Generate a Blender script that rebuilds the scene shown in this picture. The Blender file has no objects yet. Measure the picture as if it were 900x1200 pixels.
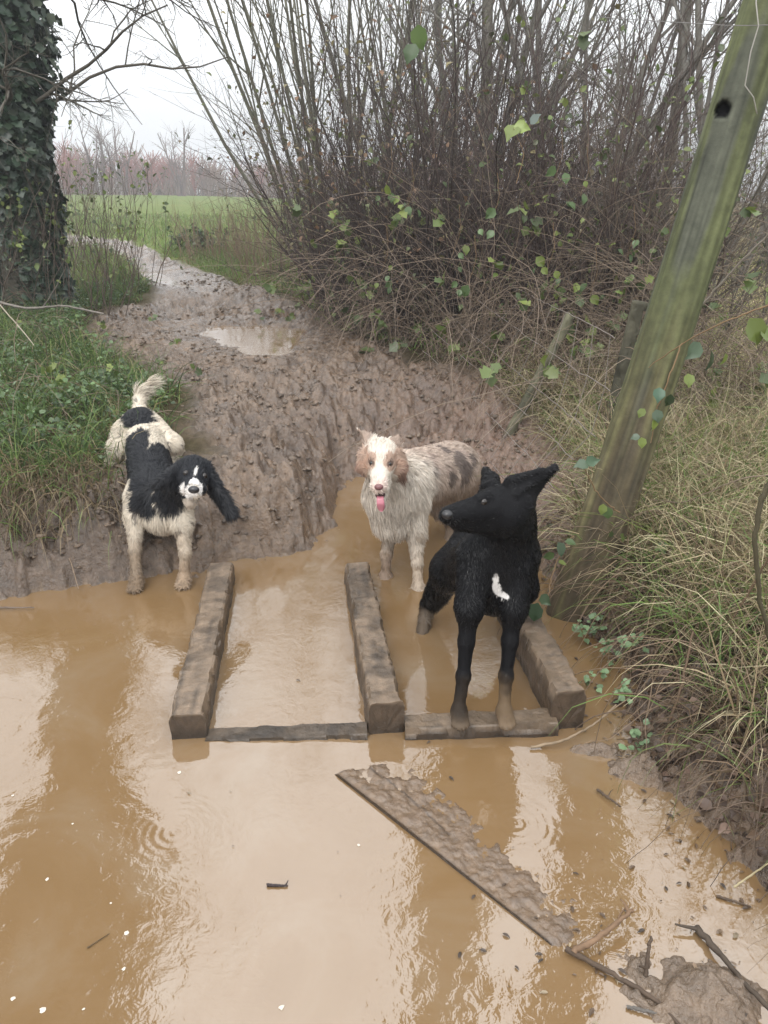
import bpy, math, random
import numpy as np
from mathutils import Vector
random.seed(7); RNG = np.random.default_rng(7)
D = bpy.data; SC = bpy.context.scene; COL = SC.collection
R = math.radians
PITCH = R(22.0); CZ = 1.45; FPX = 900.0
cp, sp = math.cos(PITCH), math.sin(PITCH)
def ray(px, py):
    cx = (px-450)/FPX; cy = (600-py)/FPX
    return np.array([cx, cp+cy*sp, -sp+cy*cp])
CAM = np.array([0., 0., CZ])
def at(px, py, Y):
    d = ray(px, py); return CAM + d*(Y/d[1])
def G(px, py, z=0.0):
    d = ray(px, py); return CAM + d*((z-CZ)/d[2])

# ------------------------------------------------------------------ noise
def _h(i, j, k, s):
    n = (i.astype(np.int64)*374761393 + j.astype(np.int64)*668265263 + k.astype(np.int64)*2147483647 + s*1274126177) & 0xffffffff
    n = ((n ^ (n >> 13))*1274126177) & 0xffffffff
    n = ((n ^ (n >> 16))*2246822519) & 0xffffffff
    return ((n ^ (n >> 15)) & 0xffffff)/float(0xffffff)
def vnoise2(x, y, s=0):
    xi = np.floor(x); yi = np.floor(y); fx = x-xi; fy = y-yi
    fx = fx*fx*fx*(fx*(fx*6-15)+10); fy = fy*fy*fy*(fy*(fy*6-15)+10); z = np.zeros_like(xi)
    a = _h(xi, yi, z, s); b = _h(xi+1, yi, z, s); c = _h(xi, yi+1, z, s); d = _h(xi+1, yi+1, z, s)
    return (a*(1-fx)+b*fx)*(1-fy)+(c*(1-fx)+d*fx)*fy
def fbm2(x, y, o=4, s=0, g=.5):
    r = 0; a = 1; t = 0
    for k in range(o):
        r = r + a*vnoise2(x*2**k+k*17.3, y*2**k-k*9.1, s+k); t += a; a *= g
    return r/t
def vnoise3(p, s=0):
    i = np.floor(p); f = p-i; f = f*f*(3-2*f)
    r = 0
    for a in (0, 1):
        for b in (0, 1):
            for c in (0, 1):
                w = (f[..., 0] if a else 1-f[..., 0])*(f[..., 1] if b else 1-f[..., 1])*(f[..., 2] if c else 1-f[..., 2])
                r = r + w*_h(i[..., 0]+a, i[..., 1]+b, i[..., 2]+c, s)
    return r
def fbm3(p, o=3, s=0):
    r = 0; a = 1; t = 0
    for k in range(o):
        r = r + a*vnoise3(p*2**k+k*11.7, s+k); t += a; a *= .5
    return r/t
def sstep(a, b, x):
    t = np.clip((x-a)/(b-a), 0, 1); return t*t*(3-2*t)
def sdf_poly(P, x, y):
    d = np.full(x.shape, 1e9); inside = np.zeros(x.shape, bool); n = len(P)
    for i in range(n):
        ax, ay = P[i]; bx, by = P[(i+1) % n]
        ex, ey = bx-ax, by-ay; wx, wy = x-ax, y-ay
        t = np.clip((wx*ex+wy*ey)/(ex*ex+ey*ey+1e-12), 0, 1)
        d = np.minimum(d, (wx-ex*t)**2+(wy-ey*t)**2)
        c = ((ay > y) != (by > y)) & (x < (bx-ax)*(y-ay)/(by-ay+1e-12)+ax)
        inside ^= c
    d = np.sqrt(d); return np.where(inside, -d, d)

# ------------------------------------------------------------------ objects
def tag(o, label=None, cat=None, group=None, kind=None):
    if label: o['label'] = label
    if cat: o['category'] = cat
    if group: o['group'] = group
    if kind: o['kind'] = kind
    return o
def mesh_obj(name, V, F, mat, parent=None, col=None, smooth=True):
    """F: (n,3) or (n,4) int array or list of such arrays; V world coordinates"""
    V = np.asarray(V, dtype=np.float64)
    if parent is not None: V = V-np.array(parent.location)
    Fs = F if (isinstance(F, list) and np.ndim(F[0]) == 2) else [F]
    Fs = [np.asarray(f, dtype=np.int32) for f in Fs if len(f)]
    me = D.meshes.new(name)
    me.vertices.add(len(V)); me.vertices.foreach_set('co', V.astype(np.float32).ravel())
    nl = sum(f.size for f in Fs); nf = sum(len(f) for f in Fs)
    me.loops.add(nl); me.loops.foreach_set('vertex_index', np.concatenate([f.ravel() for f in Fs]))
    me.polygons.add(nf)
    tot = np.concatenate([np.full(len(f), f.shape[1], dtype=np.int32) for f in Fs])
    st = np.concatenate([[0], np.cumsum(tot)[:-1]]).astype(np.int32)
    me.polygons.foreach_set('loop_start', st)
    try: me.polygons.foreach_set('loop_total', tot)
    except Exception: pass
    me.update(calc_edges=True)
    me.polygons.foreach_set('use_smooth', np.full(nf, smooth))
    if col is not None:
        a = me.color_attributes.new('Col', 'FLOAT_COLOR', 'POINT')
        c = np.ones((len(V), 4), dtype=np.float32); col = np.asarray(col); c[:, :col.shape[-1]] = col
        a.data.foreach_set('color', c.ravel())
    me.materials.append(mat)
    o = D.objects.new(name, me); COL.objects.link(o)
    if parent is not None: o.parent = parent
    return o
def empty(name, loc, label, cat, group=None):
    o = D.objects.new(name, None); o.empty_display_size = .1
    o.location = [float(v) for v in loc]; COL.objects.link(o); tag(o, label, cat, group); return o

class Buf:
    def __init__(s): s.V = []; s.F = {3: [], 4: []}; s.C = []; s.n = 0
    def add(s, V, F, C):
        V = np.asarray(V).reshape(-1, 3); C = np.broadcast_to(np.asarray(C, dtype=float), V.shape) if np.ndim(C) == 1 else np.asarray(C).reshape(-1, 3)
        s.V.append(V); s.C.append(C)
        F = np.asarray(F); s.F[F.shape[1]].append(F+s.n); s.n += len(V)
    def build(s, name, mat, parent=None, smooth=True):
        Fs = [np.concatenate(s.F[k]) for k in (3, 4) if s.F[k]]
        return mesh_obj(name, np.concatenate(s.V), Fs, mat, parent, np.concatenate(s.C), smooth)

def norm(v): return v/(np.linalg.norm(v, axis=-1, keepdims=True)+1e-12)
def tubes(buf, P, Rr, C, sides=4, cap=False):
    """P (n,k,3) polylines, Rr (n,k) radii, C (n,3) or (n,k,3) colour"""
    n, k, _ = P.shape
    T = np.empty_like(P); T[:, 1:-1] = P[:, 2:]-P[:, :-2]; T[:, 0] = P[:, 1]-P[:, 0]; T[:, -1] = P[:, -1]-P[:, -2]; T = norm(T)
    ref = np.tile(np.array([.31, .17, .93]), (n, 1)); m = norm(P[:, -1]-P[:, 0]); bad = np.abs((m*norm(ref)).sum(-1)) > .85
    ref[bad] = [1, .1, .05]; ref = ref[:, None, :]
    A = norm(np.cross(T, ref)); B = np.cross(T, A)
    ang = np.arange(sides)*2*math.pi/sides
    ring = A[:, :, None, :]*np.cos(ang)[None, None, :, None]+B[:, :, None, :]*np.sin(ang)[None, None, :, None]
    V = P[:, :, None, :]+ring*Rr[:, :, None, None]
    idx = np.arange(n*k*sides).reshape(n, k, sides)
    a = idx[:, :-1]; b = idx[:, 1:]
    F = np.stack([a, np.roll(a, -1, 2), np.roll(b, -1, 2), b], -1).reshape(-1, 4)
    if C.ndim == 2: C = np.repeat(C[:, None, :], k, 1)
    Cc = np.repeat(C[:, :, None, :], sides, 2)
    buf.add(V.reshape(-1, 3), F, Cc.reshape(-1, 3))
def wander(P0, Dr, L, k, bend=.15, grav=0., rng=RNG, up=0.):
    """grow polylines: start P0 (n,3), direction Dr, length L (n)"""
    n = len(P0); P = np.empty((n, k, 3)); P[:, 0] = P0; d = norm(Dr)
    st = (L/(k-1))[:, None]
    for i in range(1, k):
        d = norm(d+rng.normal(0, bend, (n, 3))+np.array([0, 0, up-grav]))
        P[:, i] = P[:, i-1]+d*st
    return P
def interp_poly(P, idx, t):
    k = P.shape[1]; f = t*(k-1); i = np.minimum(f.astype(int), k-2); w = (f-i)[:, None]
    a = P[idx, i]; b = P[idx, i+1]; return a*(1-w)+b*w, norm(b-a)
def branchy(buf, P0, Dr, L, r0, colr, levels=((8, .45, 40),), k=7, bend=.12, grav=0., up=0., sides=4, tipr=.25, cvar=.25, rng=RNG):
    """multi-level branching stems; returns last-level polylines"""
    n = len(P0); P = wander(P0, Dr, L, k, bend, grav, rng, up)
    rad = r0[:, None]*np.linspace(1, tipr, k)[None, :]
    cc = np.asarray(colr)*(1+rng.uniform(-cvar, cvar, (n, 1)))
    tubes(buf, P, rad, cc, sides); out = [P]
    for (cnt, lf, ang) in levels:
        m = int(n*cnt); idx = rng.integers(0, n, m); t = rng.uniform(.18, .97, m)
        S, T = interp_poly(P, idx, t)
        ax = norm(np.cross(T, rng.normal(0, 1, (m, 3)))); a = np.radians(rng.uniform(ang*.5, ang*1.3, m))[:, None]
        d = T*np.cos(a)+ax*np.sin(a)
        L2 = L[idx]*lf*rng.uniform(.5, 1.25, m)*(1.1-.6*t); r2 = np.maximum(r0[idx]*(1-.7*t)*.6, .0011)
        P2 = wander(S, d, L2, k-1, bend*1.5, grav, rng, up)
        rad = r2[:, None]*np.linspace(1, tipr, k-1)[None, :]
        tubes(buf, P2, rad, np.asarray(colr)*(1+rng.uniform(-cvar, cvar, (m, 1))), max(3, sides-1))
        P, L, r0, n, k = P2, L2, r2, m, k-1; out.append(P2)
    return out
def blades(buf, P0, Dr, L, W, C, k=4, droop=.5, rng=RNG):
    n = len(P0); P = np.empty((n, k, 3)); P[:, 0] = P0; d = norm(Dr); st = (L/(k-1))[:, None]
    for i in range(1, k):
        d = norm(d+np.array([0, 0, -1.])*droop*(i/k)*rng.uniform(.3, 1.5, (n, 1))+rng.normal(0, .08, (n, 3)))
        P[:, i] = P[:, i-1]+d*st
    side = norm(np.cross(norm(P[:, -1]-P[:, 0]), rng.normal(0, 1, (n, 3))))
    w = W[:, None]*np.array([1, .9, .7, .4, .15])[np.linspace(0, 4, k).astype(int)][None, :]
    V = np.stack([P-side[:, None]*w[..., None]/2, P+side[:, None]*w[..., None]/2], 2)
    idx = np.arange(n*k*2).reshape(n, k, 2)
    F = np.stack([idx[:, :-1, 0], idx[:, :-1, 1], idx[:, 1:, 1], idx[:, 1:, 0]], -1).reshape(-1, 4)
    buf.add(V.reshape(-1, 3), F, np.repeat(C[:, None], k*2, 1).reshape(-1, 3))
def leaves(buf, P0, Ax, Nr, S, C, aspect=.75, lobes=False):
    """folded leaf: 6 outline points + centre rib; Ax leaf axis, Nr normal"""
    n = len(P0); Ax = norm(Ax); Sd = norm(np.cross(Ax, Nr)); Nn = np.cross(Sd, Ax)
    if lobes:
        u = np.array([0, .08, .42, .55, 1., .55, .42, .08, .5]); v = np.array([0, .42, .30, .52, 0, -.52, -.30, -.42, 0]); w = np.array([0, .05, .03, .09, -.08, .09, .03, .05, -.02])
    else:
        u = np.array([0, .22, .55, .82, 1., .82, .55, .22, .5]); v = np.array([0, .40, .44, .17, 0, -.17, -.44, -.40, 0])*aspect; w = np.array([0, .10, .13, .05, -.16, .05, .13, .10, 0])
    V = P0[:, None]+S[:, None, None]*(Ax[:, None]*u[None, :, None]+Sd[:, None]*v[None, :, None]+Nn[:, None]*w[None, :, None])
    f = np.array([[8, i, (i+1) % 8] for i in range(8)])
    F = (np.arange(n)[:, None, None]*9+f[None]).reshape(-1, 3)
    buf.add(V.reshape(-1, 3), F, np.repeat(C[:, None], 9, 1).reshape(-1, 3))

# ------------------------------------------------------------------ materials
def new_mat(name):
    m = D.materials.new(name); m.use_nodes = True; nt = m.node_tree
    b = nt.nodes['Principled BSDF']; return m, nt, b
def vmat(name, rough=.7, spec=.4, nscale=None, namp=.25, bump=0., bscale=60., bdist=.003, trans=0., rvar=0.):
    m, nt, b = new_mat(name); N = nt.nodes; Lk = nt.links
    a = N.new('ShaderNodeVertexColor'); a.layer_name = 'Col'; out = a.outputs['Color']
    tc = N.new('ShaderNodeTexCoord')
    if nscale:
        n = N.new('ShaderNodeTexNoise'); n.inputs['Scale'].default_value = nscale; n.inputs['Detail'].default_value = 6; n.inputs['Roughness'].default_value = .65
        Lk.new(tc.outputs['Object'], n.inputs['Vector'])
        mr = N.new('ShaderNodeMapRange'); mr.inputs[1].default_value = .3; mr.inputs[2].default_value = .7; mr.inputs[3].default_value = 1-namp; mr.inputs[4].default_value = 1+namp
        Lk.new(n.outputs['Fac'], mr.inputs[0])
        mx = N.new('ShaderNodeVectorMath'); mx.operation = 'MULTIPLY'; Lk.new(out, mx.inputs[0]); Lk.new(mr.outputs[0], mx.inputs[1]); out = mx.outputs[0]
    Lk.new(out, b.inputs['Base Color'])
    b.inputs['Roughness'].default_value = rough; b.inputs['Specular IOR Level'].default_value = spec
    if rvar:
        n3 = N.new('ShaderNodeTexNoise'); n3.inputs['Scale'].default_value = 9; n3.inputs['Detail'].default_value = 4; Lk.new(tc.outputs['Object'], n3.inputs['Vector'])
        m3 = N.new('ShaderNodeMapRange'); m3.inputs[1].default_value = .35; m3.inputs[2].default_value = .65; m3.inputs[3].default_value = rough-rvar; m3.inputs[4].default_value = rough+rvar
        Lk.new(n3.outputs['Fac'], m3.inputs[0]); Lk.new(m3.outputs[0], b.inputs['Roughness'])
    if bump:
        n2 = N.new('ShaderNodeTexNoise'); n2.inputs['Scale'].default_value = bscale; n2.inputs['Detail'].default_value = 6; n2.inputs['Roughness'].default_value = .7
        Lk.new(tc.outputs['Object'], n2.inputs['Vector'])
        bp = N.new('ShaderNodeBump'); bp.inputs['Strength'].default_value = bump; bp.inputs['Distance'].default_value = bdist
        Lk.new(n2.outputs['Fac'], bp.inputs['Height']); Lk.new(bp.outputs[0], b.inputs['Normal'])
    if trans:
        t = N.new('ShaderNodeBsdfTranslucent'); Lk.new(out, t.inputs['Color']); mixs = N.new('ShaderNodeMixShader'); mixs.inputs[0].default_value = trans
        o = N['Material Output']; Lk.new(b.outputs[0], mixs.inputs[1]); Lk.new(t.outputs[0], mixs.inputs[2]); Lk.new(mixs.outputs[0], o.inputs['Surface'])
    return m
M = {}
def ground_mat():
    m = vmat('wet_mud_and_soil', .22, .9, 26., .34, 1., 30., .018, rvar=.13); nt = m.node_tree; N = nt.nodes; L = nt.links; b = N['Principled BSDF']
    va = [n for n in N if n.type == 'VERTEX_COLOR'][0]; old = b.inputs['Roughness'].links[0].from_socket
    mx = N.new('ShaderNodeMix'); mx.data_type = 'FLOAT'; L.new(va.outputs['Alpha'], mx.inputs[0]); mx.inputs[2].default_value = .95; L.new(old, mx.inputs[3]); L.new(mx.outputs[0], b.inputs['Roughness'])
    m2 = N.new('ShaderNodeMath'); m2.operation = 'MULTIPLY'; m2.inputs[1].default_value = 1.; b.inputs['IOR'].default_value = 1.52; L.new(va.outputs['Alpha'], m2.inputs[0]); L.new(m2.outputs[0], b.inputs['Specular IOR Level'])
    return m
M['ground'] = ground_mat()
M['bark'] = vmat('bark', .75, .3, 25., .3, .5, 50., .004)
M['twig'] = vmat('twig', .7, .3)
M['leaf'] = vmat('leaf', .38, .5, trans=.25)
M['ivy'] = vmat('ivy_leaf', .4, .45, trans=.1)
M['grass'] = vmat('grass', .55, .35, trans=.3)
M['wood'] = vmat('wet_timber', .40, .55, 30., .3, .8, 70., .004, rvar=.12)
M['post'] = vmat('mossy_post_wood', .72, .25, 22., .25, .7, 60., .004)
M['board'] = vmat('silt_covered_board', .22, .8, 40., .3, .9, 90., .004, rvar=.15)
M['wire'] = vmat('weathered_wire', .5, .5)
M['skin'] = vmat('coat_skin', .6, .12)
M['fur'] = vmat('fur', .5, .35)
M['furblack'] = vmat('black_fur', .27, .26)
M['wetskin'] = vmat('wet_skin', .25, .6, 90., .15, .3, 300., .0005)
def plain(name, c, rough=.5, spec=.5):
    m, nt, b = new_mat(name); n = nt.nodes.new('ShaderNodeTexNoise'); n.inputs['Scale'].default_value = 40
    mr = nt.nodes.new('ShaderNodeMapRange'); mr.inputs[3].default_value = .85; mr.inputs[4].default_value = 1.15; nt.links.new(n.outputs['Fac'], mr.inputs[0])
    mx = nt.nodes.new('ShaderNodeVectorMath'); mx.operation = 'MULTIPLY'; mx.inputs[0].default_value = c; nt.links.new(mr.outputs[0], mx.inputs[1]); nt.links.new(mx.outputs[0], b.inputs['Base Color'])
    b.inputs['Roughness'].default_value = rough; b.inputs['Specular IOR Level'].default_value = spec; return m
M['eye'] = plain('dark_eye', (.012, .008, .006), .08, .6)
M['nose'] = plain('black_nose', (.012, .012, .014), .3, .6)
M['nosepink'] = plain('liver_nose', (.16, .07, .07), .35, .5)
M['tongue'] = plain('tongue', (.46, .17, .21), .3, .5)
M['mouth'] = plain('dark_mouth', (.05, .02, .02), .5, .3)
M['foam'] = plain('foam', (.55, .5, .42), .6, .3)

# water: silty brown, glossy, with slow swell and rain rings
def water_mat():
    m, nt, b = new_mat('muddy_water'); N = nt.nodes; L = nt.links
    geo = N.new('ShaderNodeNewGeometry')
    def noise(scale, det, rgh, dist=0.):
        n = N.new('ShaderNodeTexNoise'); n.inputs['Scale'].default_value = scale; n.inputs['Detail'].default_value = det; n.inputs['Roughness'].default_value = rgh; n.inputs['Distortion'].default_value = dist
        L.new(geo.outputs['Position'], n.inputs['Vector']); return n.outputs['Fac']
    cr = N.new('ShaderNodeValToRGB'); L.new(noise(1.9, 5, .62, 1.6), cr.inputs['Fac'])
    e = cr.color_ramp.elements; e[0].position = .3; e[0].color = (.172, .104, .046, 1); e[1].position = .72; e[1].color = (.205, .142, .083, 1)
    e2 = cr.color_ramp.elements.new(.5); e2.color = (.186, .116, .056, 1)
    L.new(cr.outputs['Color'], b.inputs['Base Color'])
    b.inputs['IOR'].default_value = 2.05
    rm = N.new('ShaderNodeMapRange'); rm.inputs[1].default_value = .42; rm.inputs[2].default_value = .66; rm.inputs[3].default_value = .015; rm.inputs[4].default_value = .07; L.new(noise(6., 6, .72, 1.2), rm.inputs[0]); L.new(rm.outputs[0], b.inputs['Roughness'])
    def math_(op, a, c=None, d=None):
        n = N.new('ShaderNodeMath'); n.operation = op
        for i, v in enumerate((a, c, d)):
            if v is None: continue
            if isinstance(v, (int, float)): n.inputs[i].default_value = v
            else: L.new(v, n.inputs[i])
        return n.outputs[0]
    h = math_('MULTIPLY', noise(5., 2, .45, .6), .38)
    pm = math_('MULTIPLY', math_('MAXIMUM', math_('SUBTRACT', noise(2.6, 3, .5, .8), .42), 0.), 1.6)
    h = math_('ADD', h, math_('MULTIPLY', noise(26., 3, .6, .5), math_('ADD', math_('MULTIPLY', pm, .6), .03)))
    h = math_('ADD', h, math_('MULTIPLY', noise(90., 2, .5), .02))
    rings = [(205, 975, .16, 1.), (250, 985, .10, 1.), (305, 1000, .07, .8), (605, 965, .14, 1.1), (70, 1180, .12, .8), (360, 1105, .09, .9), (420, 950, .1, .7), (455, 1150, .08, .7), (330, 760, .12, .5), (545, 1190, .07, 1.), (800, 1010, .08, .8), (130, 830, .13, .6), (490, 690, .09, 1.6), (452, 676, .08, 1.4), (492, 748, .10, 1.6), (216, 684, .08, 1.2), (160, 690, .08, 1.2)]
    for (px, py, rr, am) in rings:
        c = G(px, py); dn = N.new('ShaderNodeVectorMath'); dn.operation = 'DISTANCE'; L.new(geo.outputs['Position'], dn.inputs[0]); dn.inputs[1].default_value = tuple(c)
        w = math_('SINE', math_('MULTIPLY', dn.outputs['Value'], 2*math.pi/.022))
        env = math_('SUBTRACT', 1., math_('DIVIDE', dn.outputs['Value'], rr)); env = math_('MAXIMUM', env, 0.)
        h = math_('ADD', h, math_('MULTIPLY', math_('MULTIPLY', w, env), .016*am))
    bp = N.new('ShaderNodeBump'); bp.inputs['Strength'].default_value = 1.; bp.inputs['Distance'].default_value = .006
    L.new(h, bp.inputs['Height']); L.new(bp.outputs[0], b.inputs['Normal'])
    return m
M['water'] = water_mat()

# ------------------------------------------------------------------ terrain
def g2(px, py, z=0.): v = G(px, py, z); return (v[0], v[1])
SHORE = [(-14, 3.3), (-5, 2.9)] + [g2(a, b) for a, b in [(-250, 712), (0, 702), (60, 690), (120, 682), (160, 676), (205, 664), (236, 670), (262, 655), (330, 650), (372, 645), (386, 634), (391, 608), (396, 578), (420, 560), (480, 556), (540, 572), (585, 600), (625, 650), (640, 690), (690, 745), (735, 795), (748, 845), (742, 872), (775, 925), (820, 965), (858, 995), (905, 1060), (1000, 1160)]] + [(.95, .6), (1.2, -.5), (1.3, -3), (-14, -3)]
PATH = [g2(a, b, z) for a, b, z in [(262, 600, .2), (238, 540, .32), (206, 450, .4), (130, 388, .45), (115, 366, .47), (185, 350, .5), (165, 312, .58), (125, 291, .65), (60, 284, .7), (60, 272, .75), (150, 281, .7), (192, 299, .6), (250, 321, .55), (330, 345, .5), (400, 385, .45), (470, 412, .42), (560, 440, .4), (640, 480, .36), (690, 540, .25), (640, 640, .1), (500, 600, 0)]]
PUD = [g2(a, b, .40) for a, b in [(236, 392), (250, 384), (300, 382), (352, 388), (350, 402), (330, 418), (300, 416), (262, 405)]]
PUD2 = [g2(a, b, .52) for a, b in [(166, 320), (186, 321), (205, 330), (228, 340), (200, 336), (172, 327)]]
PZ1, PZ2 = .40, .53
_pr = np.random.default_rng(33); PRN = 210
PR_Y = 2.9+_pr.uniform(0, 1, PRN)**1.3*8; PR_X = -.13*PR_Y+_pr.uniform(-1.15, 1.25, PRN); PR_A = _pr.uniform(-.6, .6, PRN); PR_S = _pr.uniform(.03, .075, PRN)
def terrain(x, y, full=False):
    wob = (fbm2(x*3.1+5, y*3.1, 3, 11)-.5)*.14
    d = sdf_poly(SHORE, x, y)+wob*sstep(.0, .6, np.abs(x)+.4)
    d = d+((fbm2(x*13, y*13, 3, 13)-.5)*.085+(fbm2(x*34, y*34, 2, 16)-.5)*.03)*sstep(6, 3, y)*sstep(.10, .0, np.abs(d))
    dp = sdf_poly(PATH, x, y)+(fbm2(x*1.3, y*1.3, 3, 12)-.5)*.5
    right = sstep(.45, 1.0, x-.12*np.maximum(y-2.5, 0)+.15)*(1-sstep(4.0, 5.5, y))
    chan = np.exp(-(((x-.35)/.45)**2+((y-4.3)/.6)**2))
    A = .34-.10*right-.06*chan; s = .17+.08*right+.30*chan
    land = A*(1-np.exp(-np.maximum(d, 0)/s))+.021*np.minimum(np.maximum(d, 0), 55)+.006*np.minimum(np.maximum(-x-2, 0), 20)*sstep(3, 8, y)
    water = -.10*(1-np.exp(np.minimum(d, 0)/.12))
    # silt bars just under / over the water at the lower right
    for (px, py, rx, ry, hh) in [(745, 1150, .20, .15, .080), (735, 905, .10, .05, .095), (690, 880, .08, .035, .095), (640, 1085, .06, .05, .08), (850, 1180, .14, .10, .11)]:
        cx, cy = g2(px, py); water = water+hh*np.exp(-(((x-cx)/rx)**2+((y-cy)/ry)**2))
    z = np.where(d > 0, land, water)
    pathm = sstep(.12, -.12, dp)
    muddy = np.maximum(pathm, sstep(.62, .34, d))*sstep(40, 20, y)
    rightm = muddy*right; 
    amp = muddy*sstep(-.05, .12, d)*(1-.45*right)
    # churned mud: clods, treads, ruts
    q = 1-np.abs(2*fbm2(x*6.5+3, y*6.5, 3, 21)-1); q2 = 1-np.abs(2*fbm2(x*17, y*17+4, 3, 31)-1); q3 = fbm2(x*46, y*46, 2, 41)
    cl = vnoise2(x*11+fbm2(x*5, y*5, 2, 7)*2, y*11, 51)
    c2 = vnoise2(x*23+fbm2(x*9, y*9, 2, 8)*3, y*23, 52); z = z+amp*((q-.75)*.070+(q2-.72)*.048+(q3-.5)*.026+(sstep(.55, .75, cl))*.034-(sstep(.40, .2, cl))*.036+(sstep(.5, .72, c2)-.4)*.020)
    rut = fbm2((x+.13*y)*7+1.2*fbm2(x*1.5, y*1.5, 2, 14), y*1.1, 3, 15); z = z+amp*(rut-.5)*.075
    pr = np.zeros_like(x)
    for a_, b_, c_, s_ in zip(PR_X, PR_Y, PR_A, PR_S):
        m_ = (np.abs(x-a_) < s_*3) & (np.abs(y-b_) < s_*4)
        if not m_.any(): continue
        u = (x[m_]-a_)*math.cos(c_)+(y[m_]-b_)*math.sin(c_); v = -(x[m_]-a_)*math.sin(c_)+(y[m_]-b_)*math.cos(c_); r_ = np.sqrt((u/s_)**2+(v/(s_*1.5))**2)
        pr[m_] += -.030*sstep(1., .7, r_)+.012*np.exp(-((r_-1.15)/.22)**2)
    z = z+amp*pr
    z = z+(1-muddy)*sstep(0, .3, d)*(fbm2(x*2.2, y*2.2, 4, 61)-.5)*.10*sstep(60, 8, y)
    z = z+np.where(d < 0, (fbm2(x*14, y*14, 4, 62)-.5)*.06+(fbm2(x*40, y*40, 3, 63)-.5)*.03+(q3-.5)*.012, 0)
    p1 = sdf_poly(PUD, x, y)+(fbm2(x*5, y*5, 3, 71)-.5)*.2; m1 = sstep(.7, .15, p1)
    z = z*(1-m1)+m1*(PZ1-.022+.05*sstep(-.08, .22, p1)+(q2-.6)*.035+(q3-.5)*.012)
    p2 = sdf_poly(PUD2, x, y)+(fbm2(x*4, y*4, 3, 72)-.5)*.3; m2 = sstep(1., .2, p2)
    z = z*(1-m2)+m2*(PZ2-.03+.07*sstep(-.1, .3, p2)+(q2-.6)*.04)
    # far rise of the field, higher to the left
    z = z+.35*sstep(25, 70, y)*sstep(8, -20, x)-.25*sstep(30, 80, y)*sstep(-15, 5, x)
    if full: return z, d, dp, muddy, right, q, cl
    return z
def H(x, y):
    x = np.atleast_1d(np.asarray(x, float)); y = np.atleast_1d(np.asarray(y, float)); return terrain(x, y)

def build_ground():
    a1 = np.radians(np.linspace(-46, 46, 820)); a0 = np.radians(np.linspace(-180, -46, 45)[:-1]); a2 = np.radians(np.linspace(46, 180, 45)[1:])
    A = np.concatenate([a0, a1, a2])
    r = [.25]
    while r[-1] < 300:
        f = .0036 if 1.0 < r[-1] < 7.5 else (.009 if r[-1] < 20 else .04)
        if r[-1] < 1.0: f = .02
        r.append(r[-1]*(1+f))
    r = np.array(r); print('ground', len(r), len(A))
    rr, aa = np.meshgrid(r, A, indexing='ij'); x = (rr*np.sin(aa)).ravel(); y = (rr*np.cos(aa)).ravel()
    z, d, dp, muddy, right, q, cl = terrain(x, y, True)
    fin = sstep(-100, -20, x)*0+1
    n, m = rr.shape; idx = np.arange(n*m).reshape(n, m)
    F = np.stack([idx[:-1, :-1], idx[1:, :-1], idx[1:, 1:], idx[:-1, 1:]], -1).reshape(-1, 4)[:, ::-1]
    n1 = fbm2(x*1.7, y*1.7, 4, 81)[:, None]; n2 = fbm2(x*9, y*9, 4, 82)[:, None]; n3 = fbm2(x*.35, y*.35, 3, 83)[:, None]
    mud = np.array([.185, .120, .072])*(1-n2)+np.array([.052, .032, .019])*n2
    warm = np.array([.17, .098, .066]); wm = np.exp(-(((x-.8)/.9)**2+((y-4.2)/1.0)**2))[:, None]
    mud = mud*(1-wm*.7)+warm*wm*.7
    mud = mud*(.85+.3*n1)
    darkb = (sstep(.5, .1, d)*sstep(-.75, -1.1, x))[:, None]*.45; mud = mud*(1-darkb)+np.array([.075, .052, .037])*darkb
    soil = np.array([.075, .058, .036])*(1-n2)+np.array([.055, .050, .026])*n2
    fgreen = np.array([.10, .145, .045])*(1-n1)+np.array([.15, .165, .065])*n1
    farm = sstep(7, 16, y)[:, None]*sstep(3, -1, x-.12*y)[:, None]
    straw = np.array([.24, .20, .11]); rt = (sstep(1.0, 2.5, x)*sstep(2.5, 5, y))[:, None]
    land = soil*(1-farm)+fgreen*farm; land = land*(1-rt*.6)+(straw*(.6+.6*n2))*rt*.6
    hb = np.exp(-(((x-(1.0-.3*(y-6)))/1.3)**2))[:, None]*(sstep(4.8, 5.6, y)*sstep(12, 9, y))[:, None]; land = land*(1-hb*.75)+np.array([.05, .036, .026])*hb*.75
    far = sstep(90, 200, y)[:, None]; land = land*(1-far)+np.array([.12, .14, .06])*far
    mm = np.maximum(muddy, 0)[:, None]
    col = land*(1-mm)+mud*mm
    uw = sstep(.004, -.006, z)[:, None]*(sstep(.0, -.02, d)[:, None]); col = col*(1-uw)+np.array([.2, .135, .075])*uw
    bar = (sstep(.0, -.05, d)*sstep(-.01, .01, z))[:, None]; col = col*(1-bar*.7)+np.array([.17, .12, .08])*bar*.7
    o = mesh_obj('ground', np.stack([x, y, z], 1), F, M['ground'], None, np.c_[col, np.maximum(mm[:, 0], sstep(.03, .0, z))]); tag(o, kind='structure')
build_ground()
def sheet(name, x0, x1, y0, y1, z):
    o = mesh_obj(name, [(x0, y0, z), (x1, y0, z), (x1, y1, z), (x0, y1, z)], [[0, 1, 2, 3]], M['water'], smooth=False); return tag(o, kind='structure')
sheet('water', -14, 1.6, -3, 4.15, 0.)
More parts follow.
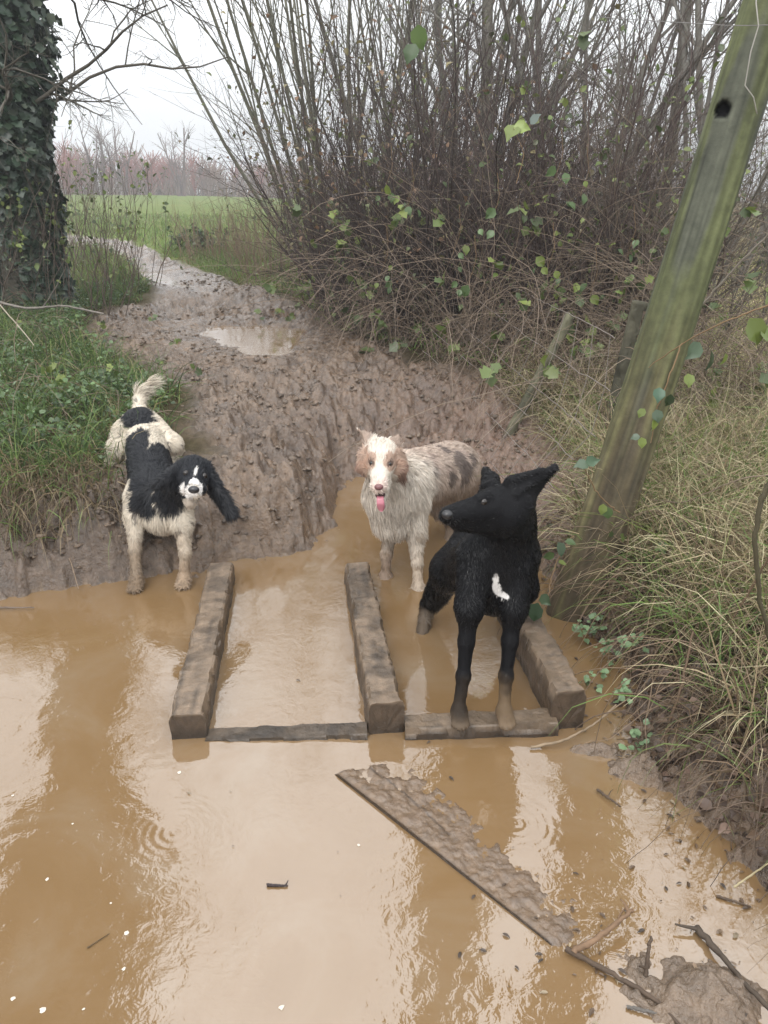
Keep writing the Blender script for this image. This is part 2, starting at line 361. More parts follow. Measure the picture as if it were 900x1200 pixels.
def puddle(P, z, name):
    P = np.array(P); c = P.mean(0); Q = c+(P-c)*1.15; V = np.c_[Q, np.full(len(Q), z)]; V = np.vstack([[c[0], c[1], z], V]); n = len(Q)
    F = [[0, i+1, (i+1) % n+1] for i in range(n)]
    if sdf_area(Q) < 0: F = [f[::-1] for f in F]
    tag(mesh_obj(name, V, F, M['water'], smooth=False), kind='structure')
def sdf_area(Q): x, y = Q[:, 0], Q[:, 1]; return (x*np.roll(y, -1)-y*np.roll(x, -1)).sum()
puddle(PUD, PZ1, 'puddle'); puddle(PUD2, PZ2, 'puddle')
#@@SECTION_TIMBER
# ------------------------------------------------------------------ timber frame
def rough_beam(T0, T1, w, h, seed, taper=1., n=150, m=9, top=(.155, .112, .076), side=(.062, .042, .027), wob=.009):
    """beam whose TOP centre line runs T0->T1; rounded arrises, worn surface"""
    T0, T1 = np.array(T0), np.array(T1); ax = T1-T0; Ln = np.linalg.norm(ax); ax = ax/Ln
    sd = norm(np.cross(ax, [0, 0, 1])); up = np.cross(sd, ax)
    prof = []
    for i in range(m): prof.append((-1+2*i/(m-1), 0))
    for i in range(1, m): prof.append((1, -i/(m-1)))
    for i in range(1, m): prof.append((1-2*i/(m-1), -1))
    for i in range(1, m-1): prof.append((-1, -1+i/(m-1)))
    prof = np.array(prof); K = len(prof)
    t = np.concatenate([[0, 0, 0], np.linspace(0, 1, n), [1, 1, 1]]); sh = np.concatenate([[0., .5, .93], np.ones(n), [.93, .5, 0]])
    V = []
    ri = .006
    for tt, s in zip(t, sh):
        c = T0+ax*Ln*tt; u = prof[:, 0]*w/2*s; v = (prof[:, 1]+.5)*h*s-h*.5
        # round the corners
        cu = np.abs(prof[:, 0]) > .99; cv = (prof[:, 1] > -.01) | (prof[:, 1] < -.99); co = cu & cv
        u = np.where(co, u*(1-2*ri/w), u); v = np.where(co, v+np.where(prof[:, 1] > -.5, -ri*.6, ri*.6), v)
        V.append(c+sd*u[:, None]+up*v[:, None])
    V = np.array(V).reshape(-1, 3); k = len(t)
    P = V.copy()
    nz = fbm3(P*[14, 14, 14]+seed, 4, seed)-.5; nf = fbm3(P*60+seed, 2, seed+5)-.5
    edge = sstep(.75, 1., np.abs(np.tile(prof[:, 0], k)))*(fbm3(P*25+seed, 3, seed+9) < .45)
    out = sd[None]*np.tile(prof[:, 0], k)[:, None]*.6+up[None]*(np.tile(prof[:, 1], k)+.5)[:, None]
    msk = np.repeat(sh > .99, K)[:, None]; out = out*msk
    V = V+out*(nz*wob*3+nf*wob*.9)[:, None]-up*(edge*.015)[:, None]*msk+ax*(((fbm3(P*45+seed, 3, seed+6)-.5)*.010)[:, None])*(~msk)
    idx = np.arange(k*K).reshape(k, K)
    F = np.stack([idx[:-1], idx[1:], np.roll(idx[1:], -1, 1), np.roll(idx[:-1], -1, 1)], -1).reshape(-1, 4)
    n1 = fbm3(P*22+seed, 4, seed+2)[:, None]*.5+fbm3(np.stack([(P-T0)@sd*75, (P-T0)@up*75, (P-T0)@ax*4], -1)+seed, 3, seed+4)[:, None]*.5
    n1 = (n1-.5)*1.8+.5
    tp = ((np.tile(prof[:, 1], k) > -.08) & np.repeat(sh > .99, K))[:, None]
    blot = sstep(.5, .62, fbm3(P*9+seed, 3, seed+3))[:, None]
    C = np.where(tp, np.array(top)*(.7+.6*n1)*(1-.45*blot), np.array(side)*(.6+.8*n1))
    gl = fbm3(np.stack([(P-T0)@sd*38, (P-T0)@up*38, (P-T0)@ax*2.2], -1)+seed, 3, seed+7); crk = sstep(.022, .0, np.abs(gl-.5))[:, None]*(fbm3(P*6+seed, 2, seed+8) > .45)[:, None]; C = C*(1-.5*crk)
    wet = sstep(.035+.02*fbm3(P*12, 2, 4), .008, P[:, 2])[:, None]; C = C*(1-.5*wet)
    return V, F, C
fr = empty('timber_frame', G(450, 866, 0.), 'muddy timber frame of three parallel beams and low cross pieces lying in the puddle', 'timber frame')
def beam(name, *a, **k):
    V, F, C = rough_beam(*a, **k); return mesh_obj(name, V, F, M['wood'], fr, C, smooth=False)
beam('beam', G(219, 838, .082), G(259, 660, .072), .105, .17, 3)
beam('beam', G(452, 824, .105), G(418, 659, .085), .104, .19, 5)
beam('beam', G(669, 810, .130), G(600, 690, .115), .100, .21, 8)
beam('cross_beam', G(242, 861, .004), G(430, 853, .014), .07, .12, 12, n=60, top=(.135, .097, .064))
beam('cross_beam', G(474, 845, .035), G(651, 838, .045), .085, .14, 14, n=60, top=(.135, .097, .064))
# sunken board with silt on it
def sunken_board():
    c = [G(392, 903, .014), G(472, 884, .0), G(742, 1100, .0), G(664, 1117, .012)]
    nu, nv = 150, 44
    u = np.linspace(0, 1, nu)[:, None, None]; v = np.linspace(0, 1, nv)[None, :, None]
    c = [np.array(q) for q in c]
    V = (c[0]*(1-v)+c[1]*v)*(1-u)+(c[3]*(1-v)+c[2]*v)*u
    sil = fbm2(V[..., 0]*34, V[..., 1]*34, 5, 90, .7)
    base = .0095-.013*v[..., 0]+(sil-.42)*.024*sstep(0, .12, v[..., 0])-.008*np.abs(u[..., 0]-.35)
    edge = np.maximum(sstep(.9, 1, v[..., 0]), np.maximum(sstep(.02, 0, u[..., 0])*.3, sstep(.93, 1, u[..., 0])))
    # broken, ragged far edge
    V[..., 2] = base-edge*.02
    top = V.reshape(-1, 3); bot = top.copy(); bot[:, 2] = -.035
    idx = np.arange(nu*nv).reshape(nu, nv)
    F = np.stack([idx[:-1, :-1], idx[1:, :-1], idx[1:, 1:], idx[:-1, 1:]], -1).reshape(-1, 4)
    n = nu*nv
    ring = np.concatenate([idx[:, 0], idx[-1, 1:], idx[-2::-1, -1], idx[0, -2:0:-1]]); r2 = np.roll(ring, -1)
    S = np.stack([ring, ring+n, r2+n, r2], -1)
    C = (np.array([.21, .155, .105])*(1-sil[..., None])+np.array([.12, .085, .058])*sil[..., None]); C = C*np.array([.82, .74, .66])
    grooves = (sstep(.03, .0, np.abs(v[..., 0]-.42-.05*np.sin(u[..., 0]*9)))*(u[..., 0] < .45))[..., None]; C = C*(1-.6*grooves)
    edgec = sstep(.05, .0, v[..., 0])[..., None]; C = C*(1-.6*edgec); C = C.reshape(-1, 3)
    V = np.vstack([top, bot])
    o = mesh_obj('sunken_board', V, [F[:, ::-1], F+n, S], M['board'], None, np.vstack([C, C*.5]))
    tag(o, 'half submerged board crusted with silt running diagonally through the puddle in front of the frame', 'board')
sunken_board()

# ------------------------------------------------------------------ posts and wire
def big_post():
    B = np.array(G(661, 705, .05)); B[2] = -.15; T = at(948, -120, 3.02)
    B = B-(T-B)*0.02
    n, K = 260, 72
    ax = T-B; L = np.linalg.norm(ax); ax /= L
    a = norm(np.cross(ax, [0.25, -1, 0])); b = np.cross(a, ax)
    th = np.linspace(0, 2*math.pi, K, endpoint=False)
    r0 = .097
    ts = np.linspace(0, 1, n)
    hole = at(847, 129, 2.8)
    # superellipse section with two flatter faces
    ex = 3.2
    rad = 1/(np.abs(np.cos(th-.5))**ex+np.abs(np.sin(th-.5))**ex)**(1/ex)
    rad = rad*.93
    V = []
    for t in ts:
        c = B+ax*L*t+a*.012*math.sin(t*5)
        r = r0*(1-.10*t)*rad*(1+.10*math.exp(-t*9))
        V.append(c+np.cos(th)[:, None]*r[:, None]*a+np.sin(th)[:, None]*r[:, None]*b)
    V = np.array(V); tt = np.repeat(ts[:, None], K, 1); thh = np.repeat(th[None], n, 0)
    cyl = np.stack([np.cos(thh)*1.2, np.sin(thh)*1.2, tt*1.4], -1)
    grain = fbm3(np.stack([np.cos(thh)*9, np.sin(thh)*9, tt*5], -1), 4, 101)-.5
    lump = fbm3(cyl*1.8, 3, 102)-.5
    N0 = norm(V-(B+ax*L*tt[..., None]))
    disp = grain*.010+lump*.018
    # long drying crack
    crk = np.abs(((thh-4.25+.10*np.sin(tt*9)+math.pi) % (2*math.pi))-math.pi)
    crack = sstep(.09, .0, crk)*(tt > .36); disp = disp-crack*.012
    V = V+N0*disp[..., None]
    # hole: nearest surface point on the camera side of the hole ray
    d = ray(847, 129); d = d/np.linalg.norm(d)
    w = V-CAM; tr = (w*d).sum(-1); per = np.linalg.norm(w-tr[..., None]*d, axis=-1); facing = (N0*d).sum(-1) < 0
    hm = sstep(.027, .022, per)*facing
    V = V+d*(hm*.05)[..., None]
    alg = sstep(.44, .60, fbm3(np.stack([np.cos(thh)*1.3, np.sin(thh)*1.3, tt*4.2], -1)+3, 4, 103))
    grey = np.array([.068, .072, .052]); green = np.array([.085, .095, .036]); brown = np.array([.072, .052, .030])
    alg = alg*.75
    C = grey*(1-alg[..., None])+green*alg[..., None]
    low = sstep(.50, .14, tt+(lump*.35))[..., None]; C = C*(1-low*.85)+brown*low*.85
    yel = (sstep(.52, .66, fbm3(cyl*3.1+7, 3, 104))*sstep(.55, .3, tt)*.6)[..., None]; C = C*(1-yel)+np.array([.13, .12, .055])*yel
    C = C*(1+grain[..., None]*1.6)*(.62+.76*fbm3(np.stack([np.cos(thh)*3, np.sin(thh)*3, tt*22], -1)+5, 4, 105)[..., None])*(1-.6*crack[..., None])
    C = C*(1-hm[..., None])+np.array([.006, .006, .007])*hm[..., None]
    idx = np.arange(n*K).reshape(n, K)
    F = np.stack([idx[:-1], np.roll(idx[:-1], -1, 1), np.roll(idx[1:], -1, 1), idx[1:]], -1).reshape(-1, 4)
    top = np.array([B+ax*L]); ci = n*K
    V2 = np.vstack([V.reshape(-1, 3), top]); C2 = np.vstack([C.reshape(-1, 3), [.1, .1, .07]])
    Ft = np.stack([idx[-1], np.roll(idx[-1], -1), np.full(K, ci)], -1)
    o = mesh_obj('fence_post', V2, [Ft, F], M['post'], None, C2)
    tag(o, 'thick leaning round post with green algae and a black round hole near the top', 'post')
    return B, T
PB, PT = big_post()
def stake(B, T, w, label, col, seed):
    V, F, C = rough_beam(B, T, w, w*.9, seed, n=60, m=5, top=col, side=tuple(np.array(col)*.8), wob=.003)
    o = mesh_obj('fence_stake', V, F, M['post'], None, C); tag(o, label, 'fence stake')
b1 = at(558, 575, 4.15); t1 = at(666, 366, 4.45)
stake(b1, t1, .048, 'thin leaning stake standing in the bank behind the black dog', (.115, .11, .07), 21)
b2 = at(697, 540, 4.0); t2 = at(742, 352, 4.0)
stake(b2, t2, .065, 'short grey stake right behind the thick leaning post', (.085, .08, .055), 22)
def wires():
    root = empty('wire_fence', at(700, 560, 3.0), 'slack rusty wire netting stretched from the hedge to the thick leaning post', 'wire fence')
    segs = [((600, 335, 5.6), (655, 362, 4.45), (722, 395, 3.02)), ((560, 352, 5.6), (638, 408, 4.4), (716, 458, 3.0)), ((530, 372, 5.6), (620, 448, 4.35), (700, 512, 2.98)), ((505, 385, 5.6), (604, 474, 4.3), (672, 540, 2.96)), ((495, 410, 5.6), (585, 498, 4.25), (648, 572, 2.95)), ((490, 440, 5.6), (565, 530, 4.2), (625, 600, 2.94))]
    pl = []
    for a, b, c in segs:
        A_, B_, C_ = at(*a), at(*b), at(*c)
        t = np.linspace(0, 1, 24)[:, None]
        P = A_*(1-t)*(1-2*t)+B_*4*t*(1-t)+C_*t*(2*t-1)
        P = P+RNG.normal(0, .003, P.shape); pl.append(P)
        bf = Buf(); tubes(bf, P[None], np.full((1, 24), .0024), np.array([[.20, .17, .15]]), 5); bf.build('strand', M['wire'], root)
    for i in [4, 7, 10, 13, 16, 19, 22]:
        Q = np.array([p[i] for p in pl])[None]; bf = Buf(); tubes(bf, Q, np.full((1, len(pl)), .0016), np.array([[.18, .155, .135]]), 4); bf.build('stay_wire', M['wire'], root)
    # one strand crosses the face of the post high up and runs off to the right
    P = np.array([at(700, 20, 4.6), at(790, 26, 3.4), at(852, 30, 2.83), at(885, 30, 2.80), at(930, 28, 2.9), at(1100, 10, 3.4)])[None]
    bf = Buf(); tubes(bf, P, np.full((1, 6), .0016), np.array([[.16, .15, .14]]), 5); bf.build('strand', M['wire'], root)
    P = np.array([at(888, -60, 2.84), at(886, 4, 2.80), at(889, 30, 2.79), at(880, 60, 2.80), at(873, 100, 2.80), at(883, 114, 2.80), at(887, 133, 2.82), at(880, 160, 2.9)])[None]
    bf = Buf(); tubes(bf, P, np.full((1, 8), .002), np.array([[.36, .34, .31]]), 5); bf.build('strand', M['wire'], root)
wires()
#@@SECTION_PLANTS
# ------------------------------------------------------------------ shrubs, trees
def shrub(name, label, cat, x, y, n, hgt, lean, spread, rad, colr, levels, base_r=.3, leaf=None, group=None, k=8, bend=.07, grav=0., up=.03, sides=4, seed=1):
    rng = np.random.default_rng(seed)
    z = float(H(x, y)[0]); root = empty(name, (x, y, z), label, cat, group)
    a = rng.uniform(0, 2*math.pi, n); rr = base_r*np.sqrt(rng.uniform(0, 1, n))
    P0 = np.stack([x+np.cos(a)*rr, y+np.sin(a)*rr*.7, np.zeros(n)], 1); P0[:, 2] = H(P0[:, 0], P0[:, 1])-.03
    Dr = np.stack([np.cos(a)*spread*(rr/base_r)+rng.normal(0, spread*.35, n)+lean[0], np.sin(a)*spread*(rr/base_r)+rng.normal(0, spread*.35, n)+lean[1], np.ones(n)], 1)
    bf = Buf(); out = branchy(bf, P0, Dr, hgt*rng.uniform(.35 if name == 'hedge_shrub' else .6, 1.1, n), rad*rng.uniform(.5, 1.2, n), colr, levels, k, bend, grav, up, sides, rng=rng)
    bf.build('stems', M['twig'], root)
    if leaf:
        cnt, size, cols, lob = leaf; P = out[-1]; idx = rng.integers(0, len(P), cnt); S, T = interp_poly(P, idx, rng.uniform(.1, 1, cnt))
        lb = Buf(); ci = rng.integers(0, len(cols), cnt); C = np.array(cols)[ci]*(1+rng.uniform(-.3, .3, (cnt, 1)))
        leaves(lb, S, norm(T+rng.normal(0, .8, (cnt, 3))+[0, 0, -.5]), rng.normal(0, .5, (cnt, 3))+[0, -.3, 1], size*rng.uniform(.5, 1.3, cnt), C, lobes=lob)
        lb.build('foliage', M['leaf'], root)
    return root
DK = (.060, .045, .040); GR = (.13, .115, .095); PU = (.095, .070, .060); TN = (.19, .145, .11); WL = (.12, .115, .075)
GL = [(.10, .14, .035), (.16, .20, .05), (.07, .10, .035)]
BL = [(.12, .14, .05), (.19, .16, .07), (.09, .10, .05), (.20, .12, .07)]
# willow coppice behind the hedge
shrub('coppiced_willow', 'tall pale coppiced willow fanning long bare rods behind the hedge', 'tree', -.6, 11.2, 30, 6.2, (-.08, -.05), .42, .028, (.15, .145, .105), ((6, .42, 28), (3, .5, 30)), .55, seed=31, bend=.035)
shrub('coppiced_willow', 'second coppiced willow, darker and closer to the centre of the hedge', 'tree', .8, 10.0, 28, 6.0, (.02, -.05), .36, .026, (.135, .125, .10), ((6, .42, 28), (3, .5, 30)), .6, seed=32, bend=.04)
hedge = [
 (-.30, 8.3, 84, 2.2, (0, -.1), .4, .008, PU, 'leafy end bush of the hedge where it meets the grass verge', (1600, .045, BL, False), ((10, .5, 45), (4, .5, 45)), .55),
 (.1, 7.2, 112, 2.3, (0, -.12), .4, .008, DK, 'dense purplish bush of the hedge above the trampled verge', (1000, .045, BL, False), ((10, .5, 45), (4, .5, 45)), .6),
 (.65, 6.5, 112, 2.6, (.05, -.1), .34, .010, DK, 'tall dark thicket of upright stems at the middle of the hedge', (700, .05, BL, False), ((9, .5, 42), (4, .5, 45)), .6),
 (1.2, 6.1, 105, 2.5, (.1, -.08), .34, .010, (.085, .062, .055), 'dark stemmed thicket right of the middle of the hedge', (500, .05, GL, False), ((9, .5, 42), (4, .5, 45)), .55),
 (1.75, 5.9, 91, 2.1, (.1, -.08), .45, .008, (.13, .10, .08), 'thorny shrub tangled with pale dead canes near the thin stake', (400, .05, GL, False), ((10, .5, 45), (4, .5, 45)), .55),
 (2.4, 6.0, 45, 2.2, (.1, 0), .5, .009, GR, 'thin grey shrub half hidden by the thick leaning post', (300, .05, GL, False), ((10, .5, 45), (4, .5, 45)), .55),
]
for i, (x, y, n, h, ln, spd, rd, cl_, lab, lf, lv, br) in enumerate(hedge):
    shrub('hedge_shrub', lab, 'shrub', x, y, n, h, ln, spd, rd, cl_, lv, br, lf, seed=50+i, bend=.12)
# taller bare trees standing behind the hedge
bk = [(2.2, 9.5, 7, 6.5, .05, .32, 'bare grey tree with steep limbs above the middle thicket'), (3.6, 8.6, 6, 6.0, .045, .4, 'bare pale tree behind the thick leaning post'),
      (5.6, 10.5, 7, 6.0, .05, .4, 'bare pale tree at the far right beyond the rough grass'), (1.4, 13.5, 8, 7.0, .07, .35, 'slender bare tree farthest back behind the hedge'), (7.6, 14, 9, 7, .08, .4, 'broad bare tree at the right edge behind the meadow')]
for i, (x, y, n, h, rd, spd, lab) in enumerate(bk):
    shrub('bare_tree', lab, 'tree', x, y, n, h, (.08, -.05), spd, rd, (.155, .145, .125), ((9, .45, 38), (8, .42, 40), (3, .5, 40)), .25, None, seed=80+i, bend=.07, up=.02)
# far scrub at right beyond the meadow
for i, (x, y, lab) in enumerate([(4.3, 11.5, 'low grey scrub bush behind the leaning post'), (6.8, 12.5, 'low grey scrub bush at the right end of the meadow'), (9.5, 13.5, 'low grey scrub bush farthest right')]):
    shrub('scrub_bush', lab, 'shrub', x, y, 60, 2.6, (0, 0), .6, .01, (.15, .14, .115), ((8, .5, 45), (4, .5, 45)), 1.0, (400, .06, GL, False), seed=95+i, bend=.1)

# dead pale canes hanging over the hedge: bramble arcs
def canes(name, label, pts, n, L, colr, rad, seed, dirn=(0, -.4, 1.0), grav=.16, leafn=0, lsize=.05, spread=.5, kinds=GL, lob=True, bs=.3):
    rng = np.random.default_rng(seed); P0 = np.array(pts)[rng.integers(0, len(pts), n)]+rng.normal(0, 1, (n, 3))*[bs, bs*.6, 0]
    P0[:, 2] = H(P0[:, 0], P0[:, 1])
    root = empty(name, P0.mean(0), label, 'bramble')
    Dr = np.array(dirn)+rng.normal(0, spread, (n, 3))*[1, 1, .3]
    bf = Buf(); P = wander(P0, Dr, L*rng.uniform(.5, 1.2, n), 16, .10, grav, rng)
    P[..., 2] = np.maximum(P[..., 2], H(P[..., 0].ravel(), P[..., 1].ravel()).reshape(P.shape[:2])+.01)
    tubes(bf, P, np.full((n, 1), rad)*np.linspace(1, .45, 16)[None]*rng.uniform(.6, 1.3, (n, 1)), np.array(colr)*(1+rng.uniform(-.35, .35, (n, 1))), 4)
    bf.build('cane', M['twig'], root)
    if leafn:
        idx = rng.integers(0, n, leafn); S, T = interp_poly(P, idx, rng.uniform(.25, 1, leafn)); lb = Buf()
        S3 = np.repeat(S, 3, 0); off = rng.normal(0, .012, S3.shape); m = len(S3); C = np.array(kinds)[rng.integers(0, len(kinds), m)]*(1+rng.uniform(-.3, .3, (m, 1)))
        leaves(lb, S3+off, rng.normal(0, 1, (m, 3))+[0, -.2, -.3], rng.normal(0, .5, (m, 3))+[0, -.7, .8], lsize*rng.uniform(.6, 1.2, m), C, .85, lob)
        lb.build('foliage', M['leaf'], root)
    return root
ln = lambda a, b, n: [tuple(np.array(a)*(1-t)+np.array(b)*t) for t in np.linspace(0, 1, n)]
canes('bramble', 'pale dead bramble canes arching down over the front of the dark thicket', ln((-.1, 6.8, 0), (1.1, 5.3, 0), 12), 420, 2.0, TN, .0024, 201, (0, -.25, 1.1), .13, 60, .075, .4)
canes('bramble', 'tangle of brown bramble canes around the thin leaning stake', ln((1.0, 5.2, 0), (2.0, 4.5, 0), 10), 420, 1.7, (.16, .12, .085), .0021, 202, (0, -.3, 1.1), .15, 50, .07, .45)
canes('bramble', 'bramble tangle beside the short grey stake behind the leaning post', ln((1.6, 4.4, 0), (2.9, 4.4, 0), 10), 300, 1.7, (.21, .165, .12), .0021, 203, (.0, -.2, 1.1), .12, 30, .07, .5)
canes('bramble', 'dark dead canes at the foot of the hedge by the grass verge', ln((-.5, 7.8, 0), (.2, 6.8, 0), 10), 150, 1.1, (.12, .085, .07), .0024, 204, (-.05, -.3, 1.), .15, 60, .06, .5)
# right bank tangle in front
canes('bramble', 'dark dead bramble stems lying over the left bank below the ivy tree', ln((-3.2, 6.3, 0), (-1.9, 3.9, 0), 12), 150, 1.1, (.16, .12, .09), .0022, 207, (.2, -.5, .8), .18, 50, .05, .6, bs=.5)
canes('bramble', 'brown dead bramble mass tumbling down the right bank beside the beam', ln((1.0, 2.75, 0), (1.15, 1.9, 0), 10), 300, .62, (.17, .12, .08), .0018, 205, (-.15, -.25, .8), .22, 10, .035, .5, bs=.16)
canes('bramble', 'dark dead stems overhanging the water at the right edge', ln((1.2, 1.9, 0), (1.15, 1.35, 0), 8), 220, .45, (.10, .07, .05), .0018, 206, (-.15, -.15, .8), .24, 8, .03, .5, bs=.12)

# green bramble leaves near the camera, each spray a thing
def spray(label, stem, leafspec, rad=.0025, colr=(.20, .13, .07), seed=0):
    rng = np.random.default_rng(seed); P = np.array([at(*s) for s in stem]); root = empty('bramble_spray', P[0], label, 'bramble')
    t = np.linspace(0, len(P)-1, 26); i = np.minimum(t.astype(int), len(P)-2); w = (t-i)[:, None]
    # smooth the polyline
    Q = P[i]*(1-w)+P[i+1]*w
    for _ in range(3): Q[1:-1] = (Q[:-2]+Q[1:-1]*2+Q[2:])/4
    Q = Q+rng.normal(0, .0015, Q.shape)
    bf = Buf(); tubes(bf, Q[None], np.full((1, 26), rad)*np.linspace(1, .6, 26), np.array([colr]), 6); bf.build('stem', M['twig'], root)
    for (px, py, Y, size, dx, dz, c, nrm) in leafspec:
        p = at(px, py, Y); lb = Buf(); ax = np.array([[dx+rng.uniform(-.5, .5), rng.uniform(-.5, .2), dz]]); nn = np.array([nrm])+rng.normal(0, .45, (1, 3)); size = size*rng.uniform(.75, 1.1); c = np.array(c)*rng.uniform(.55, .95)
        leaves(lb, p[None]-ax*size*.4, ax, nn, np.array([size]), np.array([c]), .88)
        lb.build('leaf', M['leaf'], root)
LGT = (.20, .26, .06); MID = (.09, .15, .05); BLU = (.11, .16, .10); DKG = (.05, .08, .035)
fz = (0, -.8, .6)
spray('arching bramble spray with large pale and bluish leaves at the right edge', [(930, 345, 2.2), (890, 362, 2.25), (845, 378, 2.3), (800, 402, 2.4), (760, 430, 2.5)],
      [(884, 388, 2.2, .085, .2, -1, LGT, fz), (900, 395, 2.2, .08, .5, -1, (.16, .22, .05), fz), (812, 412, 2.35, .075, -.3, -1, BLU, fz), (832, 420, 2.35, .075, -.2, -1, DKG, (.7, -.5, .2)), (848, 420, 2.35, .05, .2, -1, LGT, fz), (807, 445, 2.35, .05, -.1, -1, LGT, fz)], seed=1)
spray('bramble spray with small leaves hanging across the thick post', [(800, 402, 2.4), (785, 440, 2.38), (770, 480, 2.38), (763, 520, 2.4)],
      [(772, 462, 2.35, .065, -.2, -1, (.09, .18, .11), fz), (784, 468, 2.36, .05, .3, -1, DKG, fz), (770, 486, 2.35, .055, .3, -.9, BLU, fz), (752, 484, 2.35, .045, -.4, -1, LGT, fz), (766, 496, 2.35, .045, 0, -1, LGT, fz), (747, 512, 2.35, .04, -1, -.2, BLU, fz), (752, 518, 2.36, .04, 0, -1, LGT, fz)], seed=2)
spray('bramble twig with bluish leaves left of the post base', [(725, 600, 2.5), (705, 585, 2.45), (690, 560, 2.42), (684, 545, 2.4)],
      [(683, 545, 2.4, .065, -.8, -.1, BLU, fz), (692, 540, 2.4, .05, .5, .2, (.14, .22, .14), fz), (712, 600, 2.42, .05, .1, -1, MID, fz), (706, 596, 2.42, .04, -.4, -1, LGT, fz)], seed=3)
spray('low bramble spray with dark leaves beside the black dog', [(640, 712, 2.3), (645, 680, 2.35), (655, 650, 2.4), (672, 628, 2.45)],
      [(628, 716, 2.28, .075, -.1, -1, (.06, .12, .05), fz), (637, 700, 2.3, .05, .6, -.3, (.10, .16, .08), fz), (655, 640, 2.38, .06, .2, -.6, BLU, fz), (668, 636, 2.4, .05, .8, -.2, MID, fz), (658, 660, 2.38, .05, .9, -.3, LGT, fz), (645, 650, 2.38, .05, -.7, -.4, MID, fz)], seed=4)
spray('green leaves caught high in the centre of the hedge', [(605, 215, 4.6), (615, 180, 4.6), (602, 150, 4.6)], [(602, 152, 4.6, .12, -.7, -.5, LGT, fz), (612, 150, 4.6, .10, .8, -.1, (.25, .33, .08), fz), (627, 140, 4.6, .09, .3, .8, (.2, .25, .22), fz)], seed=5)
spray('pair of green leaves hanging at the top of the hedge', [(500, -60, 4.2), (494, 0, 4.2), (492, 40, 4.2)], [(492, 42, 4.2, .11, -.1, -1, (.12, .19, .06), fz), (482, 62, 4.2, .09, -.5, -1, (.09, .15, .06), fz)], seed=6)
rl = np.random.default_rng(77)
for j, (px, py, n) in enumerate([(445, 325, 5), (548, 335, 4), (575, 262, 4), (450, 225, 4), (640, 320, 5), (690, 350, 5), (530, 300, 3), (680, 230, 4), (650, 210, 3), (475, 250, 3), (735, 300, 4)]):
    Y = 4.9+rl.uniform(-.3, .4) if px > 500 else 5.6
    where = ['low on the left side of the hedge', 'in the dark heart of the thicket', 'high in the middle of the thicket', 'high on the left of the thicket', 'between the thicket and the thin stake', 'above the thin leaning stake', 'left of the thicket centre', 'behind the leaning post at mid height', 'under the high green leaves', 'on the upper left of the thicket', 'close to the left side of the leaning post'][j]
    spray('small bramble spray with yellow green leaves '+where, [(px+8, py-60, Y), (px+10, py-30, Y), (px, py, Y)],
          [(px+rl.uniform(-16, 16), py+rl.uniform(-16, 16), Y-.05, rl.uniform(.04, .085), rl.uniform(-1, 1), -1, [LGT, MID, (.14, .22, .09)][rl.integers(0, 3)], fz) for _ in range(n)], seed=20+j, rad=.0018)
spray('thick dark bramble stem curving at the right edge', [(905, 560, 1.75), (890, 590, 1.75), (884, 640, 1.75), (890, 700, 1.76), (905, 760, 1.78)], [], rad=.008, colr=(.07, .06, .035), seed=40)
spray('straight brown stem leaning over the right bank grass', [(905, 645, 1.95), (880, 690, 2.0), (850, 740, 2.0), (830, 790, 2.0), (785, 865, 1.95)], [], rad=.004, colr=(.12, .08, .05), seed=41)
spray('dark stem rising out of the mud under the right bank', [(792, 948, 1.62), (786, 905, 1.66), (779, 862, 1.75), (800, 800, 1.8), (812, 740, 1.9)], [], rad=.0055, colr=(.10, .065, .04), seed=42)
spray('thin branch leaning up behind the leaning post', [(775, 410, 3.3), (820, 360, 3.2), (860, 315, 3.1), (905, 270, 3.0)], [], rad=.006, colr=(.25, .22, .18), seed=43)
spray('long thin twig reaching over the meadow on the right', [(920, 555, 2.4), (870, 560, 2.45), (800, 590, 2.6), (760, 585, 2.7)], [], rad=.003, colr=(.18, .14, .10), seed=44)

